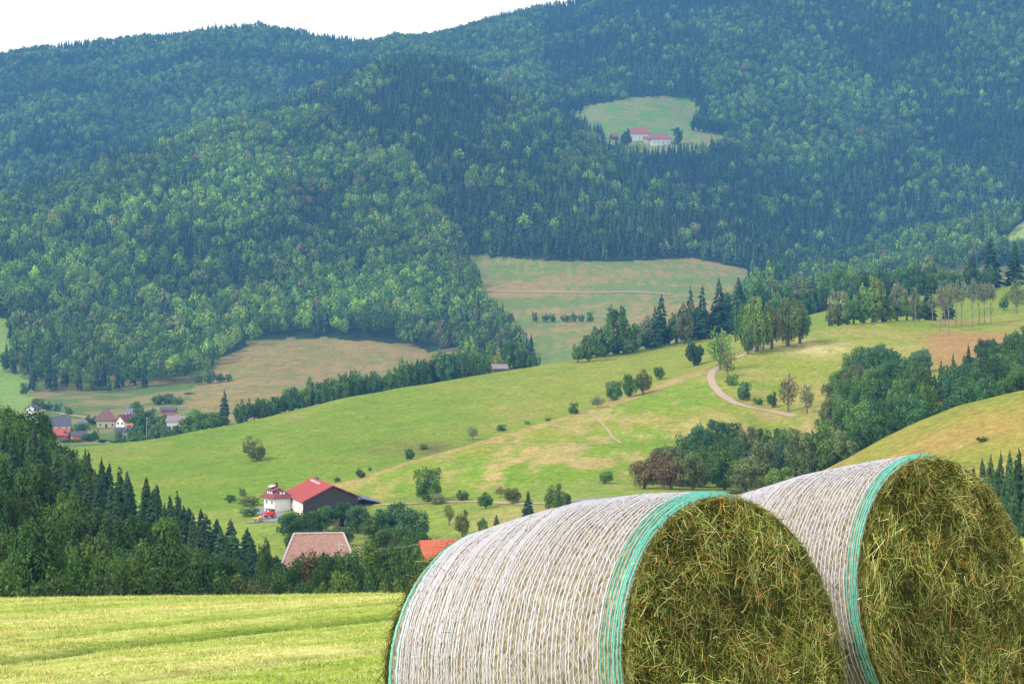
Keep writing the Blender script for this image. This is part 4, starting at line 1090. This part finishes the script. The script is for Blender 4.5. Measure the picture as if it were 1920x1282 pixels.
def building(name, label, x, y, z, rz, Lx, Wy, wh, rh, wall, roof, over=.7, hip=0.0, rows=2, nwin=4, chimney=True, cat='house', gable=None, group=None, door=True, skirt=6.0, wingable=2, ridge=None):
    """ridge along local x; Lx long, Wy deep"""
    root = empty(name, (x, y, z), rz); tag(root, label, cat, group)
    mb = MB(); hx, hy = Lx / 2, Wy / 2
    mb.box((0, 0, (wh - skirt) / 2), (Lx, Wy, wh + skirt))
    if hip < .5:
        for s in (-1, 1):
            k = 1 - hip if hip else 1
            top = rh * (1 - hip) if hip else rh
            yy = hy * hip if hip else 0
            pts = [(s * (hx - .01), -hy, wh), (s * (hx - .01), hy, wh), (s * (hx - .01), yy, wh + top - .25), (s * (hx - .01), -yy, wh + top - .25)]
            if not gable: mb.poly(pts if s > 0 else pts[::-1])
    mb.build('wall', wall, root)
    if gable:
        g = MB()
        for s in (-1, 1):
            g.poly([(s * (hx + .03), -hy, wh - .3), (s * (hx + .03), hy, wh - .3), (s * (hx + .03), 0, wh + rh - .2)][::s])
        g.build('gable', gable, root)
    r = MB(); ox = hx + over; oy = hy + over; ez = wh - over * rh / hy
    if hip >= .5:                                      # full hip / tent roof
        rx = max(.0, hx - hy * .9 * hip / .5 * .5) if hip < 1 else max(.3, hx - hy * .95)
        if ridge: rx = ridge
        A, B_ = (-rx, 0, wh + rh), (rx, 0, wh + rh)
        r.slab([(-ox, -oy, ez), (ox, -oy, ez), B_, A], .25); r.slab([(ox, oy, ez), (-ox, oy, ez), A, B_], .25)
        r.slab([(ox, -oy, ez), (ox, oy, ez), B_], .25); r.slab([(-ox, oy, ez), (-ox, -oy, ez), A], .25)
    elif hip > 0:                                      # half-hipped ends
        rx = ox - hy * hip * 1.3; yh = hy * hip; zh = wh + rh * (1 - hip)
        A, B_ = (-rx, 0, wh + rh), (rx, 0, wh + rh)
        for s in (-1, 1):
            r.slab([(-ox, s * oy, ez), (ox, s * oy, ez), (ox, s * yh, zh), B_, A, (-ox, s * yh, zh)], .25)
            r.slab([(s * ox, -yh, zh), (s * ox, yh, zh), (s * rx, 0, wh + rh)], .25)
    else:
        for s in (-1, 1):
            r.slab([(-ox, s * oy, ez), (ox, s * oy, ez), (ox, 0, wh + rh), (-ox, 0, wh + rh)], .25)
    rf = r.build('roof', roof, root)
    if chimney:
        c = MB(); c.box((hx * .3, hy * .25, wh + rh * .9), (.8, .8, 2.2)); c.box((hx * .3, hy * .25, wh + rh * .9 + 1.2), (1.0, 1.0, .2)); c.build('chimney', BRICK, rf)
    def window(cx, cy, cz, w, h, along):
        f = MB(); d = .12
        sx, sy = (w, d) if along == 'x' else (d, w)
        f.box((cx, cy, cz), (sx, sy, h)); fo = f.build('window', TRIM, root)
        g = MB(); e = .05; nx = (0, math.copysign(e, cy)) if along == 'x' else (math.copysign(e, cx), 0)
        g.box((cx + nx[0], cy + nx[1], cz), ((w - .3, d, h - .3) if along == 'x' else (d, w - .3, h - .3))); g.build('pane', GLASS, fo)
    for rI in range(rows):
        zc = 1.6 + rI * 2.7
        if zc + .7 > wh: break
        for i in range(nwin):
            xx = -hx + Lx * (i + .5) / nwin
            if not (door and rI == 0 and i == nwin // 2): window(xx, -hy - .03, zc, 1.2, 1.3, 'x')
        for i in range(wingable):
            for s in (-1, 1): window(s * (hx + .03), -hy + Wy * (i + .5) / max(1, wingable), zc, 1.2, 1.3, 'y')
    if door and nwin:
        d = MB(); d.box((-hx + Lx * (nwin // 2 + .5) / nwin, -hy - .04, 1.05), (1.2, .12, 2.1)); do = d.build('door', BROWNW, root)
    return root

def onland(b, y): return hit(b, y)
# big barn: ridge recedes to the left, gable with dark boards faces right-front
def barn():
    x, y, z = (618 - CX) / F * 430, 430, gz((618 - CX) / F * 430, 430)
    z = (CY - 972) / F * 430
    ang = math.radians(-68)
    root = empty('barn', (x, y, z), 0); tag(root, 'large barn with a wide bright red roof, dark boarded gable and low lean-to', 'barn')
    def W(bx, py, Y=430): return Vector(((bx - CX) / F * Y - x, Y - y, (CY - py) / F * Y - z))
    # gable plane runs left-front to right; ridge runs away to the back left
    gl = W(568, 941, 424); apex = W(622, 912, 430); gr = W(671, 931, 436); lt = W(714, 941, 441)
    back = Vector((-8.0, 27, 0))                    # along the ridge
    bl, ba, br = gl + back, apex + back, gr + back
    g0 = lambda v: Vector((v.x, v.y, -8))
    w = MB(); w.poly([g0(gl), gl, bl, g0(bl)]); w.poly([g0(bl), bl, ba, br, g0(br)]); w.poly([g0(br), br, gr, g0(gr)]); w.build('wall', WHITE, root)
    g = MB(); f = Vector((.1, -.12, 0)); low = Vector((0, 0, 0))
    g.poly([Vector((gl.x, gl.y, -2)) + f, Vector((gr.x, gr.y, -2)) + f, gr + f, apex + f, gl + f]); gb = g.build('gable', WOOD, root)
    rr = MB(); o = Vector((.35, -.9, .15)); eL = (gl - apex).normalized() * .9; eR = (gr - apex).normalized() * .9
    U = Vector((0, 0, .25))
    rr.slab([gl + eL + o + U, apex + o + U, ba + U, bl + eL + U], .22); rr.slab([apex + o + U, gr + eR + o + U, br + eR + U, ba + U], .22)
    rf = rr.build('roof', REDROOF, root)
    s = MB()                                           # row of pale skylights below the ridge
    dl = (gl - apex); n = dl.cross(back).normalized();  n = -n if n.z < 0 else n
    for i in range(12):
        p = apex + dl * .13 + back * (.10 + .07 * i) + U + n * .06
        q = back.normalized() * .5; r_ = dl.normalized() * .35
        s.slab([p - q - r_, p + q - r_, p + q + r_, p - q + r_], .05)
    s.build('skylight_row', PANEL, rf)
    l = MB(); l.slab([gr + Vector((0, -.8, .0)), lt + Vector((0, -.8, .1)), lt + back * .5, gr + back * .5], .25); lo = l.build('lean_to_roof', BLUEROOF, root)
    b = MB(); p0 = W(694, 943, 440); b.box(((p0.x + lt.x) / 2, lt.y + .6, (lt.z - 8) / 2 - .3), (lt.x - p0.x - .3, 1.2, lt.z + 8 - .6)); b.build('brick_wall', BRICK, root)
    r = MB()
    gd = (gr - gl).normalized()
    for t in (.16, .42, .64):
        p = gl + (gr - gl) * t; r.box((p.x + .3, p.y - .5, -1.0), (4.4, .3, 2.4), math.atan2(gd.y, gd.x))
    r.build('door', RED, root)
    for t in (.25, .6):
        q = MB(); p = gl + back * t; q.box((p.x - .1, p.y, gl.z - 2.3), (.3, 6.0, 1.3), math.atan2(back.y, back.x) - math.pi / 2)
        q.build('window_band', PANEL, root)
barn()
def farmhouse():
    Y = 441; x = (520 - CX) / F * Y; z = (CY - 968) / F * Y
    root = empty('farmhouse', (x, Y, z), math.radians(33)); tag(root, 'white plastered farmhouse with maroon roof and dormers joined to the red roofed barn', 'house')
    wx, wy, wh = 4.6, 6.4, 5.5
    w = MB(); w.box((0, 0, wh / 2 - 2), (wx, wy, wh + 4)); w.build('wall', WHITE, root)
    r = MB(); o = .9; rh = 2.1; rx = 1.3
    A, B_ = Vector((0, -wy / 2 + 2.0, wh + rh)), Vector((0, wy / 2 - .6, wh + rh)); X, Y_ = wx / 2 + o, wy / 2 + o; e = wh - .45
    r.slab([(-X, -Y_, e), A, B_, (-X, Y_, e)], .2); r.slab([(X, -Y_, e), A, B_, (X, Y_, e)], .2); r.slab([(-X, -Y_, e), (X, -Y_, e), A], .2); r.slab([(X, Y_, e), (-X, Y_, e), B_], .2)
    rf = r.build('roof', MAROON, root)
    for sgn in (-1,):
        d = MB(); d.box((sgn * 1.35, .2, wh + .75), (1.3, 3.6, 1.1)); dm = d.build('dormer', BROWNW, rf)
        d2 = MB(); d2.slab([(sgn * 2.2, -1.9, wh + 1.3), (sgn * 2.2, 2.3, wh + 1.3), (sgn * .1, 2.3, wh + 2.0), (sgn * .1, -1.9, wh + 2.0)], .12); d2.build('dormer_roof', MAROON, rf)
        for i in range(3):
            p = MB(); p.box((sgn * 2.02, -1.0 + i * 1.2, wh + .78), (.08, .7, .7)); p.build('dormer_window', PANEL, rf)
    d = MB(); d.box((0, -2.2, wh + .75), (2.0, 1.6, 1.0)); d.build('dormer', BROWNW, rf)
    for i in range(2):
        p = MB(); p.box((-.45 + i * .9, -3.03, wh + .75), (.6, .08, .6)); p.build('dormer_window', PANEL, rf)
    sp = MB(); sp.slab([(-1.6, .3, wh + 2.15), (-1.6, 2.6, wh + 2.15), (-.3, 2.6, wh + 2.6), (-.3, .3, wh + 2.6)], .1); sp.build('solar_panel', PANEL, rf)
    c = MB(); c.box((.6, 1.8, wh + rh + .3), (.6, .6, 1.4)); c.build('chimney', BROWNW, rf)
    for sx, sy, al in ((-wx / 2 - .03, -1.8, 'y'), (-wx / 2 - .03, 1.4, 'y')):
        for zc in (1.4, 3.9):
            f = MB(); f.box((sx, sy, zc), ((.12, .8, .9) if al == 'y' else (.8, .12, .9))); fo = f.build('window', TRIM, root)
            g = MB(); g.box((sx - (.04 if al == 'y' else 0), sy - (0 if al == 'y' else .04), zc), ((.12, .6, .7) if al == 'y' else (.6, .12, .7))); g.build('pane', GLASS, fo)
    b = MB(); b.box((-wx / 2 - .8, -1.2, 2.2), (1.4, 3.0, .12)); b.build('balcony', BROWNW, root)
farmhouse()
def hipped():
    Y = 322; x = (592 - CX) / F * Y; z = (CY - 1005) / F * Y - 10.0
    building('farmhouse', 'old farmhouse with a big weathered pinkish brown hipped roof half sunk in trees', x, Y + 5, z, math.radians(6), 13.6, 9.4, 4.2, 5.8, BROWNW, PINKROOF, over=.7, hip=.82, ridge=4.7, rows=1, nwin=4, chimney=False)
    root = [q for q in COL.objects if q.name.startswith('farmhouse') and q.type == 'EMPTY'][-1]; rf = [q for q in root.children if q.name.startswith('roof')][0]
    c = MB(); A, B_ = (-4.7, 0, 10.05), (4.7, 0, 10.05); c.cyl(A, B_, .16, .16, 6)
    for sx, T in ((-1, A), (1, B_)):
        for sy in (-1, 1): c.cyl(T, (sx * 7.5, sy * 5.4, 3.45), .16, .16, 6)
    c.build('ridge_cap', TRIM, rf)
hipped()
x, y, z = pix(838, 1048, 300)
building('shed', 'small red roofed shed showing over the left shoulder of the nearer bale', x, y, z - 2.5, math.radians(15), 8.5, 6.0, 3.2, 2.8, BROWNW, tiles('orange_red_roof', (.50, .12, .06), .15), hip=0, rows=0, nwin=0, chimney=False, cat='shed', door=False)
x, y, z = hit(1348, 622)
building('hut', 'tiny hut with a bright red roof among the crest firs', x, y, z + 1.0, .2, 11.0, 6.0, 3.0, 2.0, BROWNW, REDROOF, rows=0, nwin=0, chimney=False, cat='hut', door=False)
Yh = 800; x = (936 - CX) / F * Yh; z = gz(x, Yh)
building('hut', 'small grey weathered hut behind the hill crest by the yellow green tree', x, Yh, z - .5, .3, 6.5, 4.0, 3.0, 1.6, BROWNW, GREYROOF, rows=0, nwin=0, chimney=False, cat='hut', door=False)

# village
def vil(name, label, b, ybase, Y, wpx, dpx, hpx, rpx, wall, roof, rz, **k):
    x, Y, z = hit(b, ybase, 770 if Y < 1500 else 2550); m = Y / F; z -= .3
    if Y < 1500: hpx *= 1.3; wpx *= 1.12
    return building(name, label, x, Y, z, rz, wpx * m, dpx * m, hpx * m, rpx * m, wall, roof, **k)
vil('house', 'cream house with a steep brown pyramid roof in the village', 199, 800, 925, 30, 30, 14, 17, CREAM, tiles('brown_roof', (.20, .10, .09)), .25, hip=.95, over=1.3, rows=2, nwin=3, chimney=True)
vil('house', 'white gabled house with a maroon roof and orange awning in the village', 238, 806, 905, 34, 20, 15, 11, WHITE, MAROON, math.radians(62), rows=2, nwin=2, chimney=False)
a_ = MB(); root = empty('awning', pix(243, 797, 896), 0); a_.slab([(-1.6, -.6, 0), (1.8, -.6, 0), (1.8, .9, .9), (-1.6, .9, .9)], .08); a_.build('cloth', ORANGE, root); tag(root, 'bright orange awning on the white gabled village house', 'awning')
vil('house', 'pale house with a dark blue grey slate roof at the left of the village', 110, 806, 925, 36, 28, 9, 14, CREAM, SLATE, math.radians(20), rows=1, nwin=3, chimney=True)
vil('house', 'long low building with a brick red roof in front of the slate roofed house', 106, 822, 890, 46, 18, 8, 10, REDWALL, tiles('brick_red_roof', (.42, .09, .07)), math.radians(-8), rows=1, nwin=3, chimney=False)
vil('house', 'small house with slate roof and orange front right of the brick red roof', 148, 828, 880, 24, 16, 11, 7, ORANGE, SLATE, math.radians(25), rows=1, nwin=2, chimney=False)
vil('house', 'white house half hidden by the left wood', 62, 788, 1000, 16, 20, 18, 8, WHITE, SLATE, math.radians(75), rows=2, nwin=2, chimney=False)
vil('house', 'grey roofed chalet with a pale gable right of the big village tree', 316, 800, 895, 26, 22, 12, 12, BROWNW, GREYROOF, math.radians(78), rows=1, nwin=2, chimney=False)
vil('house', 'grey roofed house with white lower wall at the right end of the village', 334, 808, 885, 34, 20, 16, 9, WHITE, GREYROOF, math.radians(-5), rows=1, nwin=3, chimney=False)
vil('house', 'low building with a dark grey roof in front of the maroon roofed house', 236, 822, 868, 32, 18, 12, 7, WHITE, SLATE, math.radians(5), rows=1, nwin=3, chimney=False)
vil('shed', 'dark red shed on the slope above the village chalet', 316, 775, 1010, 24, 12, 7, 4, REDWALL, SLATE, 0, rows=0, nwin=0, chimney=False, cat='shed', door=False)
vil('shed', 'tiny shed with a blue grey roof beside the village lane', 153, 795, 985, 10, 8, 4, 3, WHITE, BLUEROOF, .3, rows=0, nwin=0, chimney=False, cat='shed', door=False)
vil('house', 'small blue roofed house peeping over the maroon roofed one', 243, 778, 985, 10, 8, 8, 3, WHITE, BLUEROOF, 0, rows=1, nwin=2, chimney=False)
# far farm on the clearing
vil('farmhouse', 'far white farmhouse with a long pinkish roof on the hillside clearing', 1199, 262, 2660, 34, 18, 13, 10, WHITE, PINK, math.radians(-3), hip=.3, rows=2, nwin=5, chimney=False, over=1.6, skirt=5)
vil('farmhouse', 'far cream farm building with a wide pink hipped roof on the hillside clearing', 1238, 270, 2640, 36, 20, 11, 10, WHITE, PINK, math.radians(4), hip=.8, rows=1, nwin=4, chimney=False, over=2.0, skirt=5)
vil('barn', 'low pink roofed annex between the two far farm buildings', 1216, 268, 2645, 16, 12, 8, 5, CREAM, PINK, 0, rows=0, nwin=0, chimney=False, over=1, skirt=12, cat='barn', door=False)
vil('shed', 'small pink roofed shed left of the far farm behind the hill edge', 1152, 262, 2680, 12, 10, 6, 6, BROWNW, PINK, .5, rows=0, nwin=0, chimney=False, over=1, skirt=12, cat='shed', door=False)
tree(1170, 246, 'broad', 'dark', 15, Y=2640, label='dark tree left of the far white farmhouse')
tree(1176, 240, 'broad', 'dark', 12, Y=2650, label='second dark tree touching the far white farmhouse')
tree(1272, 238, 'broad', 'dark', 20, Y=2650, label='round dark tree right of the far pink roofs')
gQ = 'trees on the clearing right of the far farm'
for b, yt, w in ((1262, 242, 12), (1310, 215, 18), (1322, 212, 22), (1340, 216, 18), (1300, 222, 14), (1355, 214, 18), (1370, 222, 18), (1385, 226, 18)):
    tree(b, yt, 'broad', 'dark', w, Y=2760, label='dark tree in the clump on the clearing right of the far farm', group=gQ)

# machines in the farm yard
def machine(name, label, b, yb, Y, m, cat, s):
    x, y, z = (b - CX) / F * Y, Y, (CY - yb) / F * Y; g = gz(x, y)
    root = empty(name, (x, y, max(z, g) if abs(z - g) < 6 else g), s[3]); tag(root, label, cat)
    L, W, H = s[:3]
    bd = MB(); bd.box((0, 0, .5 + H * .3), (L, W, H * .5), taper=.92); bd.box((L * .22, 0, .5 + H * .72), (L * .4, W * .85, H * .5), taper=.8); bd.build('body', m, root)
    if name == 'tractor':
        c = MB(); c.box((L * .22, 0, .5 + H * .78), (L * .42, W * .9, H * .22)); c.build('cab_window', GLASS, root)
    for sx, r in ((-.32, .3), (.3, .45)):
        for sy in (-1, 1):
            w = MB(); w.cyl((sx * L, sy * W * .45, r), (sx * L, sy * (W * .45 + .3), r), r, r, 16); wo = w.build('wheel', TYRE, root)
            h = MB(); h.cyl((sx * L, sy * (W * .45 + .29), r), (sx * L, sy * (W * .45 + .34), r), r * .5, r * .5, 12); h.build('rim', YEL if m is RED else TRIM, wo)
    return root
machine('tractor', 'red farm tractor parked before the white farmhouse', 506, 970, 424, RED, 'tractor', (2.6, 1.6, 1.7, .5))
machine('farm_trailer', 'yellow orange machine standing on the farm drive', 484, 977, 418, YEL, 'trailer', (2.2, 1.2, .8, .1))

# power pole and lines near the hipped roof
def pole(b, yt, Y, label, h=None):
    x = (b - CX) / F * Y; z = gz(x, Y); zt = (CY - yt) / F * Y
    root = empty('power_pole', (x, Y, z)); tag(root, label, 'power pole')
    m = MB(); m.cyl((0, 0, 0), (0, 0, zt - z), .16, .10, 8); m.build('pole', TRIM, root)
    m = MB(); m.box((0, 0, zt - z - .5), (1.6, .12, .12)); m.build('crossarm', TRIM, root)
    return Vector((x, Y, zt - .4))
p1 = pole(813, 1008, 315, 'thin power pole between the farm clump and the bale'); p2 = pole(636, 1015, 318, 'thin power pole in front of the hipped roof'); pole(275, 782, 870, 'pale power pole in front of the big village tree')
for dx in (-.6, .6):
    w = MB(); q = lambda t: p1.lerp(p2, t) + Vector((0, dx, -1.2 * math.sin(math.pi * t)))
    for i in range(16): w.cyl(q(i / 16), q((i + 1) / 16), .02, .02, 4)
    o = w.build('power_line', TRIM); tag(o, 'thin power wire crossing above the hipped roof', 'power line', 'thin power wires')

# ------------------------------------------------------------------ haze of the valley air
hz = bpy.data.meshes.new('haze')
m, nt, N, L = new_mat('haze_air')
DENS = .000215; HC = (.085, .26, .54)
ab = N.new('ShaderNodeVolumeAbsorption'); ab.inputs['Color'].default_value = (0, 0, 0, 1); ab.inputs['Density'].default_value = DENS
em = N.new('ShaderNodeEmission'); em.inputs['Color'].default_value = (*HC, 1); em.inputs['Strength'].default_value = DENS  # the haze glows by itself, in place of daylight scattered in the air
ad = N.new('ShaderNodeAddShader'); L.new(ab.outputs[0], ad.inputs[0]); L.new(em.outputs[0], ad.inputs[1])
o_ = N.new('ShaderNodeOutputMaterial'); L.new(ad.outputs[0], o_.inputs['Volume'])
mb = MB(); mb.box((0, 2600, 800), (9000, 5400, 2000))
o = mb.build('haze', m); tag(o, 'blue summer haze filling the valley air', kind='structure')

# ------------------------------------------------------------------ light, sky, camera
SUN_EL, SUN_AZ = math.radians(43), math.radians(-108)     # azimuth from +Y towards +X: left and behind the camera
sd = Vector((math.sin(SUN_AZ) * math.cos(SUN_EL), math.cos(SUN_AZ) * math.cos(SUN_EL), math.sin(SUN_EL)))
sun = bpy.data.lights.new('sun', 'SUN'); sun.energy = 4.6; sun.angle = math.radians(6); sun.color = (1.0, .95, .86)
so = bpy.data.objects.new('sun', sun); COL.objects.link(so); so.rotation_euler = sd.to_track_quat('Z', 'Y').to_euler(); so.location = (0, 0, 300)
wd = bpy.data.worlds.new('World'); scene.world = wd; wd.use_nodes = True
N = wd.node_tree.nodes; L = wd.node_tree.links; N.clear()
sky = N.new('ShaderNodeTexSky'); sky.sky_type = 'NISHITA'; sky.sun_disc = False; sky.sun_elevation = SUN_EL; sky.sun_rotation = SUN_AZ
sky.air_density = 1.2; sky.dust_density = 3.0
bg = N.new('ShaderNodeBackground'); bg.inputs['Strength'].default_value = .10; L.new(sky.outputs[0], bg.inputs['Color'])
tc = N.new('ShaderNodeTexCoord'); nf = noise(N, L, tc.outputs['Generated'], 3.0, 5)
r = ramp(N, [(.2, (.88, .86, .82)), (.7, (1.0, .96, .90))]); L.new(nf, r.inputs['Fac'])
cb = N.new('ShaderNodeBackground'); cb.inputs['Strength'].default_value = 1.0; L.new(r.outputs['Color'], cb.inputs['Color'])
sx = N.new('ShaderNodeSeparateXYZ'); L.new(tc.outputs['Generated'], sx.inputs[0])
rz = ramp(N, [(.26, (1, 1, 1)), (.42, (.40, .40, .40))]); L.new(sx.outputs['Z'], rz.inputs['Fac'])
mx = N.new('ShaderNodeMixShader'); L.new(rz.outputs['Color'], mx.inputs['Fac']); L.new(bg.outputs[0], mx.inputs[1]); L.new(cb.outputs[0], mx.inputs[2])
CLOUD = cb
ow = N.new('ShaderNodeOutputWorld'); L.new(mx.outputs[0], ow.inputs['Surface'])
cb.inputs['Strength'].default_value = 4.0

cam = bpy.data.cameras.new('camera'); cam.sensor_width = 36; cam.lens = F / 1920 * 36; cam.clip_end = 20000; cam.clip_start = .1
co = bpy.data.objects.new('camera', cam); COL.objects.link(co); co.rotation_euler = (math.pi / 2, 0, 0); co.location = (0, 0, 0)
scene.camera = co
scene.view_settings.view_transform = 'Standard'; scene.view_settings.look = 'None'; scene.view_settings.exposure = 0
cy = scene.cycles
cy.use_denoising = True
try: cy.denoiser = 'OPENIMAGEDENOISE'
except Exception: pass
cy.max_bounces = 5; cy.diffuse_bounces = 3; cy.glossy_bounces = 2; cy.transmission_bounces = 3; cy.volume_bounces = 0; cy.transparent_max_bounces = 4
cy.use_adaptive_sampling = True
print('trees', NTREE, 'verts', sum(len(o.data.vertices) for o in COL.objects if o.type == 'MESH'))
